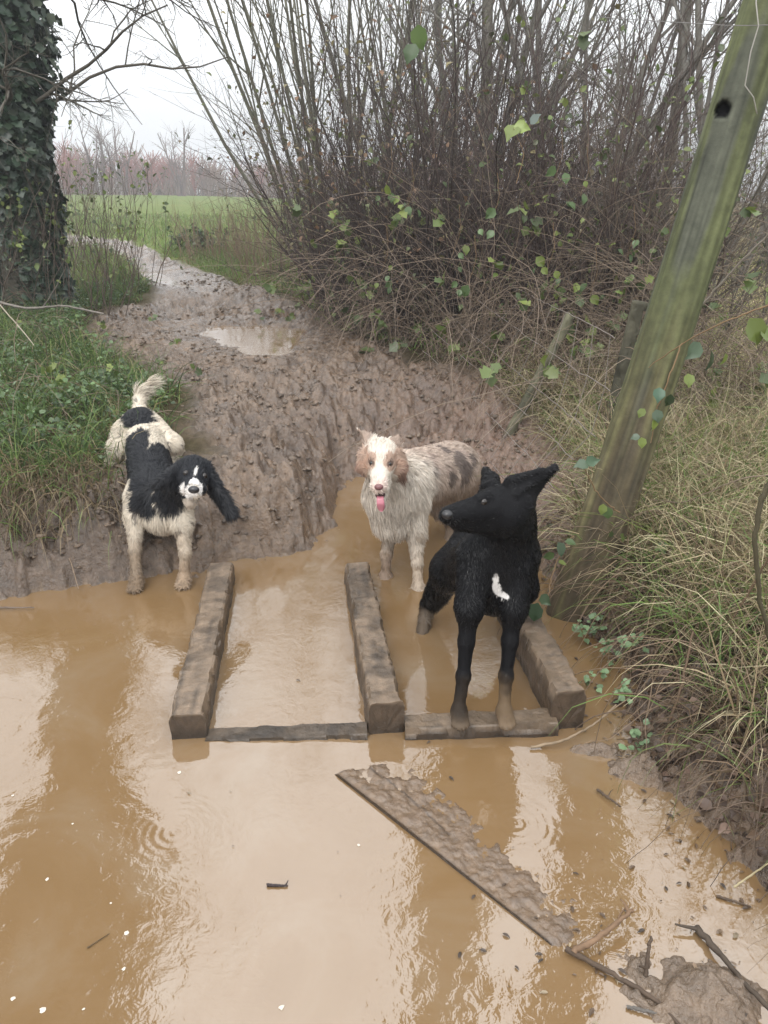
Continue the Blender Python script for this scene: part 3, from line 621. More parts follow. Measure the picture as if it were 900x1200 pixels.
# ivy-clad tree at the left
def ivy_tree():
    x, y = at(38, 352, 7.6)[:2]; z = float(H(x, y)[0]); root = empty('ivy_clad_tree', (x, y, z), 'large tree trunk thickly wrapped in dark ivy at the left edge', 'tree')
    rng = np.random.default_rng(5)
    K = 16; hk = np.linspace(0, 13, K); pts = np.stack([x+.05*np.sin(hk)-.27*np.maximum(hk-3.5, 0), y+hk*.03, z-.1+hk], 1)
    bf = Buf(); tubes(bf, pts[None], (np.linspace(.22, .13, K)+.06*np.exp(-np.linspace(0, 8, K)))[None], np.array([[.045, .04, .028]]), 20); bf.build('trunk', M['bark'], root)
    bb = Buf()
    m = 16; hz = rng.uniform(1.4, 7, m); P0 = np.stack([np.interp(hz, pts[:, 2]-z, pts[:, 0]), np.interp(hz, pts[:, 2]-z, pts[:, 1]), z+hz], 1)
    a = rng.uniform(-1.2, 1.2, m); Dr = np.stack([np.cos(a), np.sin(a)*.9-.3, rng.uniform(-.1, .8, m)], 1)
    branchy(bb, P0, Dr, rng.uniform(1.3, 2.9, m), rng.uniform(.015, .03, m), (.10, .088, .07), ((9, .55, 45), (6, .5, 45), (4, .5, 45)), 9, .13, .02, rng=rng)
    bb.build('limbs', M['twig'], root)
    n = 30000; hh = np.where(rng.uniform(0, 1, n) < .55, rng.uniform(0, 1, n)**1.25*5, rng.uniform(4.5, 12.8, n)); th = rng.uniform(0, 2*math.pi, n)
    bul = fbm2(hh*1.4, th*.9, 3, 7)+.25*vnoise2(hh*5, th*2, 8)
    env = np.interp(hh, [0, .5, 1.2, 1.9, 2.6, 3.6, 5, 6.5, 9, 12, 13], [.16, .15, .18, .26, .30, .27, .3, .95, 1.5, 1.5, .3])
    r = .17+env*(bul-.1)*np.sqrt(rng.uniform(.15, 1, n))*1.5
    P = np.stack([np.interp(hh, pts[:, 2]-z, pts[:, 0])+np.cos(th)*r, np.interp(hh, pts[:, 2]-z, pts[:, 1])+np.sin(th)*r, z+hh+rng.normal(0, .03, n)], 1)
    out = np.stack([np.cos(th), np.sin(th), np.zeros(n)], 1); lb = Buf()
    C = np.array([[.020, .038, .022], [.035, .060, .035], [.028, .048, .024], [.055, .075, .04]])[rng.choice(4, n, p=[.4, .25, .25, .1])]*(1+rng.uniform(-.3, .3, (n, 1)))
    leaves(lb, P, rng.normal(0, .6, (n, 3))+[0, 0, -.8]+out*.4, out+rng.normal(0, .35, (n, 3))+[0, 0, .4], rng.uniform(.045, .10, n)*np.where(hh > 5, 2.0, 1.), C, 1., True)
    lb.build('ivy', M['ivy'], root)
ivy_tree()
# saplings and weeds around the tree
for i, (px, py, Y, n, h, lab, cl_) in enumerate([(95, 345, 7.4, 22, 1.7, 'bunch of bare whippy saplings right of the ivy tree', (.10, .075, .06)), (150, 320, 9.0, 20, 1.3, 'thin dead stalks on the grass beside the bend of the path', (.14, .10, .075)), (-10, 345, 7.2, 20, 1.6, 'dark dead stems left of the ivy tree', (.09, .07, .055)), (60, 310, 9.5, 26, 1.7, 'bare scrub behind the ivy tree', (.12, .09, .07)), (105, 300, 12, 26, 2.0, 'hazy bare scrub farther back along the left hedge', (.14, .11, .09))]):
    p = at(px, py, Y); shrub('sapling_clump', lab, 'shrub', p[0], p[1], n, h, (.05, 0), .35, .006, cl_, ((4, .5, 35), (2, .5, 40)), .45, (150, .05, GL, False), seed=120+i, bend=.12)
# verge shrub: evergreen tuft on the field edge
p = at(232, 285, 14.5); shrub('verge_bush', 'small dark green bush on the bright field edge', 'shrub', p[0], p[1], 30, .5, (0, 0), .7, .008, DK, ((5, .5, 40),), .3, (900, .07, [(.05, .09, .03), (.08, .12, .04)], False), seed=131)
p = at(262, 300, 13.0); shrub('verge_bush', 'brown dead weed clump at the left end of the hedge', 'shrub', p[0], p[1], 90, .95, (0, 0), .35, .006, (.25, .18, .12), ((5, .5, 30),), .7, None, seed=132)
p = at(320, 305, 10.5); shrub('verge_bush', 'tan dead weeds against the leafy end of the hedge', 'shrub', p[0], p[1], 90, 1.2, (0, 0), .35, .006, (.22, .16, .11), ((5, .5, 30),), .6, None, seed=133)

# far wood along the horizon: one mass
def far_wood():
    rng = np.random.default_rng(9); n = 420
    x = rng.uniform(-75, 30, n); y = rng.uniform(66, 95, n)+.2*np.abs(x)*0; z = H(x, y)-.2
    h = rng.uniform(2.2, 3.8, n)*(1+.3*np.sin(x*.12)); red = rng.uniform(0, 1, (n, 1)) < .45+.4*np.sin(x*.2)[:, None]
    C = np.where(red, [.26, .10, .075], [.19, .13, .10])*(1+rng.uniform(-.2, .2, (n, 1)))
    P0 = np.stack([x, y, z], 1); P = wander(P0, np.tile([0, 0, 1.], (n, 1)), h, 5, .05, 0, rng); bf = Buf()
    tubes(bf, P, np.linspace(.10, .03, 5)[None]*np.ones((n, 1)), C*.7, 4)
    m = n*42; idx = rng.integers(0, n, m); S, T = interp_poly(P, idx, rng.uniform(.15, 1, m)); ax = norm(np.cross(T, rng.normal(0, 1, (m, 3))))
    d = T*.9+ax*.6; P2 = wander(S, d, rng.uniform(.8, 1.9, m), 4, .15, 0, rng)
    tubes(bf, P2, np.linspace(.035, .018, 4)[None]*np.ones((m, 1)), C[idx], 3)
    m = 5000; x2 = rng.uniform(-78, 32, m); y2 = rng.uniform(62, 90, m); Pq = wander(np.stack([x2, y2, H(x2, y2)-.1], 1), rng.normal(0, .35, (m, 3))*[1, 1, 0]+[0, 0, 1.], rng.uniform(.8, 2.4, m), 4, .15, 0, rng)
    tubes(bf, Pq, np.linspace(.05, .02, 4)[None]*np.ones((m, 1)), np.array([.15, .11, .085])*(1+rng.uniform(-.3, .3, (m, 1))), 3)
    o = bf.build('far_wood', M['twig']); tag(o, 'reddish brown bare wood along the horizon', 'wood', kind='stuff')
far_wood()
for i, (px, h, lab) in enumerate([(118, 5.0, 'rounded bare tree standing above the far wood at the left'), (150, 6.0, 'tallest bare tree on the skyline above the far wood'), (215, 4.2, 'slim bare tree on the far field edge below the willow')]):
    p = at(px, 245, 58); shrub('skyline_tree', lab, 'tree', p[0], 58., 5, h, (0, 0), .3, .12, (.17, .13, .12), ((8, .5, 40), (6, .45, 40)), .3, None, seed=150+i)

# ------------------------------------------------------------------ grass and ground cover
def scatter(n, xr, yr, fn, rng):
    x = rng.uniform(*xr, n); y = rng.uniform(*yr, n); z, d, dp, muddy, right, q, cl = terrain(x, y, True)
    k = fn(x, y, z, d, dp) > rng.uniform(0, 1, n); return x[k], y[k], z[k], d[k]
def grass(name, label, n, xr, yr, fn, Lr, Wr, cols, probs, droop=.5, lean=(0, 0), seed=1, cat='grass', spread=.35, k=5):
    rng = np.random.default_rng(seed); x, y, z, d = scatter(n, xr, yr, fn, rng); m = len(x)
    clump = fbm2(x*6, y*6, 3, seed)
    kk = clump > rng.uniform(.25, .55, m); x, y, z, clump = x[kk], y[kk], z[kk], clump[kk]; m = len(x)
    Dr = np.stack([rng.normal(lean[0], spread, m), rng.normal(lean[1], spread, m), np.ones(m)], 1)
    C = np.array(cols)[rng.choice(len(cols), m, p=probs)]*(1+rng.uniform(-.35, .35, (m, 1)))
    bf = Buf(); blades(bf, np.stack([x, y, z-.01], 1), Dr, rng.uniform(*Lr, m)*(.6+.8*clump), rng.uniform(*Wr, m), C, k, droop, rng)
    o = bf.build(name, M['grass']); tag(o, label, cat, kind='stuff'); return o
GG = [(.09, .15, .045), (.15, .20, .06), (.26, .21, .12), (.05, .08, .03)]
# left bank
left_ok = lambda x, y, z, d, dp: sstep(.28, .5, d)*sstep(.05, .2, dp)*sstep(-.9, -1.25, x+(y-3)*.0-.0*y)
grass('grass', 'green grass growing on the left bank', 44000, (-5.5, -1.0), (3.0, 9.5), left_ok, (.14, .34), (.004, .008), GG, [.45, .25, .12, .18], .8, (.1, -.2), 301)
def cover(name, label, n, xr, yr, fn, size, cols, seed, hgt=.12, cat='ground cover'):
    rng = np.random.default_rng(seed); x, y, z, d = scatter(n, xr, yr, fn, rng); m = len(x)
    cm = fbm2(x*2.5, y*2.5, 3, seed); kk = cm > rng.uniform(.35, .55, m); x, y, z, cm = x[kk], y[kk], z[kk], cm[kk]; m = len(x)
    C = np.array(cols)[rng.integers(0, len(cols), m)]*(1+rng.uniform(-.3, .3, (m, 1)))
    lb = Buf(); P = np.stack([x, y, z+hgt*rng.uniform(0, 1, m)*cm*2], 1)
    leaves(lb, P, rng.normal(0, 1, (m, 3))*[1, 1, .3]+[0, 0, -.1], rng.normal(0, .45, (m, 3))+[0, -.2, 1], size*rng.uniform(.5, 1.3, m), C, 1.)
    o = lb.build(name, M['leaf']); tag(o, label, cat, kind='stuff')
cover('ground_cover', 'low nettles and ground ivy covering the left bank', 30000, (-5.5, -1.2), (3.3, 9.0), left_ok, .034, [(.07, .12, .045), (.10, .17, .06), (.13, .19, .09), (.05, .08, .035)], 302)
grass('dry_grass', 'pale dead grass hanging over the edge of the left mud bank', 8000, (-3.2, -1.15), (2.85, 3.6), lambda x, y, z, d, dp: sstep(.05, .3, d)*sstep(.7, .4, d), (.12, .34), (.003, .006), [(.22, .17, .10), (.15, .11, .07), (.12, .18, .05)], [.4, .4, .2], 1.1, (.15, -.7), 303)
# verge along the path
grass('grass', 'bright green grass verge between the path and the hedge', 34000, (-4.5, 1.6), (5.2, 16), lambda x, y, z, d, dp: sstep(.05, .25, dp)*sstep(-5.2, -4.2, x+.0*y)*(x > -.42*y+1.0)*.9, (.08, .20), (.006, .012), [(.13, .21, .05), (.18, .25, .06), (.24, .20, .11)], [.5, .3, .2], .7, (0, -.1), 304)
grass('grass', 'bright green grass of the field beyond the bend of the path', 30000, (-14, -.5), (12, 30), lambda x, y, z, d, dp: sstep(.1, .4, dp), (.10, .22), (.015, .03), [(.14, .21, .055), (.19, .24, .07), (.26, .23, .12)], [.55, .35, .1], .5, (0, 0), 305, k=3)
grass('grass', 'green grass between the ivy tree and the path bend', 12000, (-6, -2.2), (8.5, 15), lambda x, y, z, d, dp: sstep(.05, .3, dp), (.12, .3), (.008, .014), [(.12, .19, .05), (.16, .2, .07), (.24, .19, .10)], [.5, .3, .2], .6, (0, 0), 306)
# right bank
ro = lambda x, y, z, d, dp: sstep(.06, .22, d)*sstep(.0, .12, dp)*(x > .4)*sstep(.16, .34, np.hypot(x-PB[0]+.02, y-PB[1]+.12))
STR = [(.50, .44, .28), (.38, .31, .19), (.22, .165, .10), (.18, .22, .07), (.12, .18, .05)]
grass('dry_grass', 'long straw coloured dead grass on the right bank around the leaning post', 46000, (.55, 3.2), (1.2, 5.0), lambda x, y, z, d, dp: ro(x, y, z, d, dp)*sstep(1.5, 2.1, y+.5*d), (.20, .52), (.003, .006), STR, [.25, .25, .25, .15, .10], .75, (-.12, -.35), 307, spread=.5)
grass('dry_grass', 'brown matted dead grass at the foot of the right bank', 16000, (.55, 2.0), (.9, 3.0), lambda x, y, z, d, dp: sstep(.02, .15, d)*(x > .4)*sstep(.14, .30, np.hypot(x-PB[0]+.02, y-PB[1]+.12)), (.10, .32), (.0025, .005), [(.15, .105, .065), (.20, .14, .09), (.09, .065, .04), (.14, .18, .06)], [.4, .2, .25, .15], 1.2, (-.5, -.4), 308, spread=.6)
grass('grass', 'tufts of fresh green grass on the right bank', 5200, (.7, 2.4), (1.3, 3.6), lambda x, y, z, d, dp: ro(x, y, z, d, dp)*sstep(.5, .62, fbm2(x*3.3, y*3.3, 2, 99)), (.2, .42), (.004, .007), [(.13, .22, .06), (.20, .30, .09), (.10, .15, .05)], [.5, .25, .25], .8, (-.2, -.3), 309)
grass('rough_grass', 'rough straw and green meadow beyond the leaning post', 42000, (1.6, 9.5), (4.4, 13), lambda x, y, z, d, dp: (x > .9+.12*y)*1., (.14, .38), (.006, .012), [(.52, .45, .27), (.42, .35, .20), (.22, .28, .09), (.30, .34, .12)], [.35, .25, .25, .15], .7, (0, -.2), 310)
def litter():
    rng = np.random.default_rng(11); x, y, z, d = scatter(9000, (.5, 2.2), (.9, 3.2), lambda x, y, z, d, dp: sstep(-.03, .03, d)*sstep(.5, .2, d), rng); m = len(x)
    lb = Buf(); C = np.array([(.13, .085, .055), (.09, .06, .045), (.18, .12, .09), (.07, .05, .04)])[rng.integers(0, 4, m)]*(1+rng.uniform(-.3, .3, (m, 1)))
    leaves(lb, np.stack([x, y, z+rng.uniform(.002, .02, m)], 1), rng.normal(0, 1, (m, 3))*[1, 1, .3], rng.normal(0, .4, (m, 3))+[0, 0, 1], rng.uniform(.015, .045, m), C, .8)
    tag(lb.build('leaf_litter', M['leaf']), 'sodden brown leaf litter along the foot of the right bank', 'leaf litter', kind='stuff')
litter()
def debris():
    rng = np.random.default_rng(12); n = 2600; x = rng.uniform(-.6, 1.3, n); y = rng.uniform(.9, 2.4, n); z, d, dp, mu, ri, q, cl = terrain(x, y, True)
    bar = np.exp(-(((x-g2(740, 1120)[0])/.22)**2+((y-g2(740, 1120)[1])/.18)**2))
    k = (d < .03) & (np.maximum(sstep(-.22, -.02, d)*.8, np.maximum(bar*.8, .012)) > rng.uniform(0, 1, n)); x, y, z = x[k], y[k], z[k]; m = len(x)
    lb = Buf(); C = np.array([(.10, .065, .04), (.06, .042, .03), (.20, .14, .09), (.30, .24, .16)])[rng.choice(4, m, p=[.4, .35, .15, .1])]*(1+rng.uniform(-.3, .3, (m, 1)))
    a = rng.uniform(0, 6.28, m); leaves(lb, np.stack([x, y, np.maximum(z, 0)+.003], 1), np.stack([np.cos(a), np.sin(a), np.zeros(m)], 1), rng.normal(0, .12, (m, 3))+[0, 0, 1], rng.uniform(.004, .022, m), C, .45)
    tag(lb.build('floating_debris', M['leaf']), 'crumbs of dead leaf and bark floating along the bank and mud bar', 'debris', kind='stuff')
debris()
# small seedlings at the foot of the right bank
for i, (px, py, z) in enumerate([(680, 742, .03), (700, 735, .05), (712, 768, .04), (690, 800, .02), (725, 815, .04), (748, 872, .03), (740, 760, .10)]):
    p = G(px, py, z); rng = np.random.default_rng(400+i); lb = Buf(); m = 14
    root = empty('seedling', p, 'small pale green seedling '+['nearest the leaning post', 'just right of the one nearest the post', 'halfway down the right bank', 'beside the top of the right beam', 'above the end of the right beam', 'lowest, by the twig at the water', 'highest among the dead stems'][i], 'seedling')
    leaves(lb, p+rng.normal(0, .018, (m, 3))+[0, 0, .02], rng.normal(0, 1, (m, 3))*[1, 1, .3], rng.normal(0, .3, (m, 3))+[0, -.4, 1], rng.uniform(.014, .028, m), np.array([.17, .26, .13])*(1+rng.uniform(-.3, .2, (m, 1))), 1.1)
    lb.build('foliage', M['leaf'], root)

# ------------------------------------------------------------------ sticks in the water
def stick(label, pts, rad, colr, cat='stick', forks=(), name='stick', seed=0):
    rng = np.random.default_rng(seed); P = np.array(pts); t = np.linspace(0, len(P)-1, 22); i = np.minimum(t.astype(int), len(P)-2); w = (t-i)[:, None]; Q = P[i]*(1-w)+P[i+1]*w
    for _ in range(2): Q[1:-1] = (Q[:-2]+Q[1:-1]*2+Q[2:])/4
    Q = Q+rng.normal(0, rad*.15, Q.shape); bf = Buf(); tubes(bf, Q[None], (rad*np.linspace(1, .55, 22)*rng.uniform(.85, 1.15, 22))[None], np.array([colr]), 7)
    for (ti, dr, L, rr) in forks:
        b0 = Q[int(ti*21)]; F_ = wander(b0[None], np.array([dr]), np.array([L]), 6, .15, 0, rng); tubes(bf, F_, (rr*np.linspace(1, .4, 6))[None], np.array([colr]), 5)
    o = bf.build(name, M['bark']); tag(o, label, cat)
DS = (.075, .052, .036)
stick('dark curved stick trailing from the end of the sunken board', [G(663, 1112, .012), G(720, 1142, .008), G(770, 1172, .01), G(800, 1205, .012)], .006, DS, seed=1)
stick('brown forked stick resting on the end of the sunken board', [G(672, 1116, .015), G(700, 1100, .03), G(735, 1072, .045), G(742, 1066, .05)], .007, (.16, .10, .06), forks=[(.85, (-.5, .3, .5), .03, .004), (.6, (.2, .6, .1), .05, .003)], seed=2)
stick('thick dark root running into the corner at the lower right', [G(815, 1085, .01), G(845, 1120, .02), G(880, 1160, .03), G(920, 1200, .03)], .0075, (.06, .045, .033), forks=[(.05, (-.8, .3, .1), .05, .005)], seed=3)
stick('pale twig lying between the right beam and the bank', [G(622, 876, .006), G(660, 868, .02), G(695, 850, .03), G(722, 826, .06)], .0045, (.24, .18, .12), forks=[(.8, (.6, .2, .5), .12, .0025)], seed=4)
stick('short black twig floating in the open puddle', [G(313, 1037, .004), G(337, 1038, .004)], .004, (.04, .03, .03), forks=[(.95, (.2, .6, .3), .012, .002)], seed=5)
stick('thin twig floating at the lower left', [G(102, 1111, .003), G(128, 1094, .003)], .0016, (.09, .06, .03), seed=6)
stick('short dark twig under the right bank by the mud bar', [G(700, 925, .008), G(727, 945, .012)], .004, DS, forks=[(.5, (.3, .6, .4), .03, .002)], seed=7)
stick('stubby broken twig standing on the lower right mud', [G(757, 1142, .01), G(760, 1110, .05), G(763, 1098, .06)], .005, DS, forks=[(.1, (-.5, 0, .5), .02, .004)], seed=8)
stick('grey twig half sunk near the lower right corner', [G(735, 1180, .005), G(775, 1188, .01)], .004, (.10, .09, .08), seed=9)
stick('dark twig drifting below the right bank', [G(840, 1050, .004), G(880, 1062, .006)], .0035, DS, seed=10)
stick('straw stem poking from the bank at the right edge', [G(860, 1040, .02), G(905, 1008, .08)], .003, (.3, .25, .15), seed=11)
stick('thin twig at the waterline of the left bank', [G(-5, 712, .01), G(40, 712, .012)], .004, (.13, .10, .08), seed=12)
stick('thin pale stem arching over the left bank', [at(-5, 352, 4.6), at(30, 392, 4.4), at(40, 405, 4.35)], .004, (.3, .26, .2), seed=13)
stick('fallen grey branch beside the ivy tree', [at(-10, 352, 6.4), at(30, 362, 6.2), at(75, 358, 6.1), at(122, 368, 6.0)], .012, (.17, .15, .13), forks=[(.5, (.4, -.2, .5), .5, .006)], seed=14)
stick('long dead stem hanging down the left mud bank', [at(36, 585, 3.0), at(62, 625, 2.9), at(82, 655, 2.82), at(92, 690, 2.74)], .0028, (.22, .16, .11), seed=15)
for i, (px, py) in enumerate([(15, 1170), (50, 1183), (98, 1182), (145, 1135), (130, 1058), (148, 1093), (15, 932), (85, 965), (330, 1180), (420, 990), (55, 1030), (210, 905)]):
    p = G(px, py, .0015); rng = np.random.default_rng(500+i); K = 9; th = np.linspace(0, 2*math.pi, K, endpoint=False); s = rng.uniform(.0025, .0065)
    ring = np.stack([p[0]+np.cos(th)*s*rng.uniform(.6, 1.2, K), p[1]+np.sin(th)*s*rng.uniform(.6, 1.2, K), np.full(K, .001)], 1); V = np.vstack([ring, [[p[0], p[1], .003]]])
    o = mesh_obj('foam_fleck', V, [[j, (j+1) % K, K] for j in range(K)], M['foam']); tag(o, 'tiny white foam fleck floating on the brown water', 'foam fleck', 'foam flecks on the puddle')
#@@SECTION_DOGS
# ------------------------------------------------------------------ implicit bodies
class Blob:
    def __init__(s): s.p = []
    def cap(s, a, r0, b, r1, k=.03, sq=None): s.p.append((np.array(a, float), r0, np.array(b, float), r1, k, sq, 1)); return s
    def ball(s, a, r, k=.03, sq=None): return s.cap(a, r, np.array(a)+1e-5, r, k, sq)
    def fan(s, tip, rt, bases, rb, k=.008):
        B = np.array(bases); n = 7
        for i in range(n):
            t = i/(n-1)*(len(B)-1); j = min(int(t), len(B)-2); b = B[j]*(1-(t-j))+B[j+1]*(t-j); s.cap(tip, rt, b, rb, k)
    def cut(s, a, r0, b, r1, k=.01): s.p.append((np.array(a, float), r0, np.array(b, float), r1, k, None, -1))
    def prim(s, q, P):
        a, r0, b, r1, k, sq, sg = q; e = b-a; t = np.clip(((P-a)@e)/(e@e), 0, 1); w = P-a-t[..., None]*e; r = r0+(r1-r0)*t
        L = np.linalg.norm(w, axis=-1)
        if sq is not None:
            u, f = sq; c = w@u; L2 = np.sqrt(np.maximum(L*L+(1/f**2-1)*c*c, 1e-12)); return (L2-r)*np.where(L2 > 0, L/(L2+1e-9), 1)
        return L-r
    def val(s, P):
        f = np.full(P.shape[:-1], 10.)
        for q in s.p:
            d = s.prim(q, P); k = q[4]
            if q[6] == 1: h = np.maximum(k-np.abs(f-d), 0)/k; f = np.minimum(f, d)-h*h*k*.25
            else: d = -d; h = np.maximum(k-np.abs(f-d), 0)/k; f = np.maximum(f, d)+h*h*k*.25
        return f
    def grid(s, h):
        lo = np.min([np.minimum(q[0], q[2])-max(q[1], q[3]) for q in s.p], 0)-.03; hi = np.max([np.maximum(q[0], q[2])+max(q[1], q[3]) for q in s.p], 0)+.03
        n = np.ceil((hi-lo)/h).astype(int)+1; F = np.full(n, 10., np.float32)
        ax = [lo[i]+np.arange(n[i])*h for i in range(3)]
        for q in s.p:
            m = max(q[1], q[3])+q[4]+.02; a = np.maximum(np.floor((np.minimum(q[0], q[2])-m-lo)/h).astype(int), 0); b = np.minimum(np.ceil((np.maximum(q[0], q[2])+m-lo)/h).astype(int)+1, n)
            sl = tuple(slice(a[i], b[i]) for i in range(3)); P = np.stack(np.meshgrid(ax[0][sl[0]], ax[1][sl[1]], ax[2][sl[2]], indexing='ij'), -1)
            d = s.prim(q, P); f = F[sl]; k = q[4]
            if q[6] == 1: hh = np.maximum(k-np.abs(f-d), 0)/k; F[sl] = np.minimum(f, d)-hh*hh*k*.25
            else: d = -d; hh = np.maximum(k-np.abs(f-d), 0)/k; F[sl] = np.maximum(f, d)+hh*hh*k*.25
        return lo, F
    def mesh(s, h=.006):
        lo, F = s.grid(h); n = F.shape; ins = F < 0
        c = [ins[i:n[0]-1+i, j:n[1]-1+j, k:n[2]-1+k] for i in (0, 1) for j in (0, 1) for k in (0, 1)]
        sm = sum(x.astype(np.int8) for x in c); act = (sm > 0) & (sm < 8); cells = np.argwhere(act); idm = -np.ones(act.shape, np.int64); idm[act] = np.arange(len(cells))
        acc = np.zeros((len(cells), 3)); cnt = np.zeros(len(cells))
        cor = [(i, j, k) for i in (0, 1) for j in (0, 1) for k in (0, 1)]
        for a in range(8):
            for b in range(a+1, 8):
                A, B = np.array(cor[a]), np.array(cor[b])
                if np.abs(A-B).sum() != 1: continue
                fa = F[tuple((cells+A).T)]; fb = F[tuple((cells+B).T)]; x = (fa < 0) != (fb < 0); t = fa/(fa-fb+1e-12)
                acc[x] += (A+(B-A)*t[:, None])[x]; cnt[x] += 1
        V = lo+(cells+acc/cnt[:, None])*h; Q = []
        for axis in range(3):
            o1, o2 = [(1, 2), (2, 0), (0, 1)][axis]; sl0 = [slice(None)]*3; sl1 = [slice(None)]*3; sl0[axis] = slice(0, n[axis]-1); sl1[axis] = slice(1, n[axis])
            a = ins[tuple(sl0)]; b = ins[tuple(sl1)]
            for st, flip in ((a & ~b, False), (~a & b, True)):
                e = np.argwhere(st); e = e[(e[:, o1] > 0) & (e[:, o2] > 0) & (e[:, o1] < n[o1]-1) & (e[:, o2] < n[o2]-1)]
                if not len(e): continue
                d1 = np.zeros(3, int); d1[o1] = 1; d2 = np.zeros(3, int); d2[o2] = 1
                q = np.stack([idm[tuple((e-d1-d2).T)], idm[tuple((e-d2).T)], idm[tuple(e.T)], idm[tuple((e-d1).T)]], -1)
                Q.append(q[:, ::-1] if flip else q)
        Q = np.concatenate(Q); return V, Q
    def normal(s, P, e=.003):
        g = np.stack([s.val(P+np.eye(3)[i]*e)-s.val(P-np.eye(3)[i]*e) for i in range(3)], -1); return norm(g)
    def hit(s, px, py, depth0=1.2):
        d = ray(px, py); d = d/np.linalg.norm(d); t = depth0
        for _ in range(300):
            v = float(s.val((CAM+d*t)[None])[0])
            if v < .0006: break
            t += max(v*.7, .0006)
            if t > 6: break
        return CAM+d*t, d
def make_dog(B, h, label, coat, fur_n, base_len, flow, infl, furmat, foot, fw=.0022, lift=.22, seed=1, noise=.004):
    """infl: list of (centre, radius, length, flow or None)"""
    rng = np.random.default_rng(seed); root = empty('dog', foot, label, 'dog')
    V, Q = B.mesh(h); N = B.normal(V)
    V = V+N*((fbm3(V*38, 3, seed)-.5)*noise)[:, None]
    C = coat(V, rng, 0)
    mesh_obj('body', V, Q, M['skin'], root, C)
    # fur strands
    a, b, c = V[Q[:, 0]], V[Q[:, 1]], V[Q[:, 2]]; ar = np.linalg.norm(np.cross(b-a, c-a), axis=1); pr = ar/ar.sum()
    f = rng.choice(len(Q), fur_n, p=pr); u = rng.uniform(0, 1, (fur_n, 1)); v = rng.uniform(0, 1, (fur_n, 1))
    P = (V[Q[f, 0]]*(1-u)+V[Q[f, 1]]*u)*(1-v)+(V[Q[f, 3]]*(1-u)+V[Q[f, 2]]*u)*v
    Nn = norm(N[Q[f, 0]]+N[Q[f, 2]])
    L = np.full(fur_n, base_len); Fl = np.tile(np.array(flow, float), (fur_n, 1))
    for (cc, rr, ll, ff) in infl:
        w = np.exp(-(((P-np.array(cc))**2).sum(1))/(rr*rr))**.7
        L = L*(1-w)+ll*w
        if ff is not None: Fl = Fl*(1-w[:, None])+np.array(ff)*w[:, None]
    keep = L > .0015; P, Nn, L, Fl = P[keep], Nn[keep], L[keep], Fl[keep]; n = len(P)
    cl = (np.stack([fbm3(P*30, 2, 71), fbm3(P*30+9, 2, 72), fbm3(P*30+20, 2, 73)], -1)-.5)*1.1
    Fl = norm(Fl)+cl+rng.normal(0, .13, (n, 3)); Fl = norm(Fl-(Fl*Nn).sum(1, keepdims=True)*Nn)
    d0 = norm(Fl+Nn*(lift+rng.uniform(-.08, .18, (n, 1)))); L = L*rng.uniform(.55, 1.2, n)
    p1 = P+d0*(L*.5)[:, None]-Nn*.001; d1 = norm(d0-Nn*.18+np.array([0, 0, -.22])*(L[:, None]/.05)); p2 = p1+d1*(L*.5)[:, None]
    sd = norm(np.cross(d0, Nn+rng.normal(0, .5, (n, 3)))); W = fw*rng.uniform(.6, 1.3, (n, 1))
    V2 = np.stack([P-Nn*.001-sd*W*.5, P-Nn*.001+sd*W*.5, p1-sd*W*.42, p1+sd*W*.42, p2-sd*W*.1, p2+sd*W*.1], 1).reshape(-1, 3)
    i = np.arange(n)[:, None]*6; F = np.concatenate([i+[0, 1, 3, 2], i+[2, 3, 5, 4]])
    CC = coat(P, rng, 1)*(1+rng.uniform(-.22, .22, (n, 1)))
    mesh_obj('fur', V2, F, furmat, root, np.repeat(CC[:, None], 6, 1).reshape(-1, 3))
    return root
def ellip(name, c, r, mat, parent, axes=None, n=14):
    """small smooth ellipsoid at c with radii r"""
    th = np.linspace(0, math.pi, n); ph = np.linspace(0, 2*math.pi, n*2, endpoint=False); T, Pp = np.meshgrid(th, ph, indexing='ij')
    U = np.stack([np.sin(T)*np.cos(Pp), np.sin(T)*np.sin(Pp), np.cos(T)], -1).reshape(-1, 3)*np.array(r)
    A = np.eye(3) if axes is None else np.array(axes); V = np.array(c)+U@A; idx = np.arange(n*n*2).reshape(n, n*2)
    F = np.stack([idx[:-1], idx[1:], np.roll(idx[1:], -1, 1), np.roll(idx[:-1], -1, 1)], -1).reshape(-1, 4)
    return mesh_obj(name, V, F, mat, parent)
def eye_at(B, px, py, r, root, name='eye', mat='eye', sink=.45, sq=(1, 1, 1)):
    p, d = B.hit(px, py); n = B.normal(p[None])[0]; c = p-n*r*sink; return ellip(name, c, (r*sq[0], r*sq[1], r*sq[2]), M[mat], root)
def bm(P, c, r, nz=.25, s=0, fr=22):
    """soft patch mask with ragged edge: ellipsoid centre c radii r"""
    q = (P-np.array(c))/np.array(r); d = np.sqrt((q*q).sum(-1))+(fbm3(P*fr+s, 3, s+3)-.5)*2*nz; return sstep(1.08, .92, d)[..., None]
def mixc(C, m, col): return C*(1-m)+np.array(col)*m
def paw(B, c, toe, r=.027, up=.0):
    """paw with four toes; toe = forward dir"""
    c = np.array(c); f = norm(np.array(toe, float)); s = norm(np.cross(f, [0, 0, 1])); B.cap(c, r, c+f*r*.9+[0, 0, -.004], r*.85, .015)
    for i, o in enumerate((-1.0, -.35, .35, 1.0)):
        ln_ = 1.75 if abs(o) < .5 else 1.45; t = c+f*r*ln_+s*o*r*.62+[0, 0, -r*.35]; B.cap(c+f*r*.8+s*o*r*.5, r*.42, t, r*.38, .006)

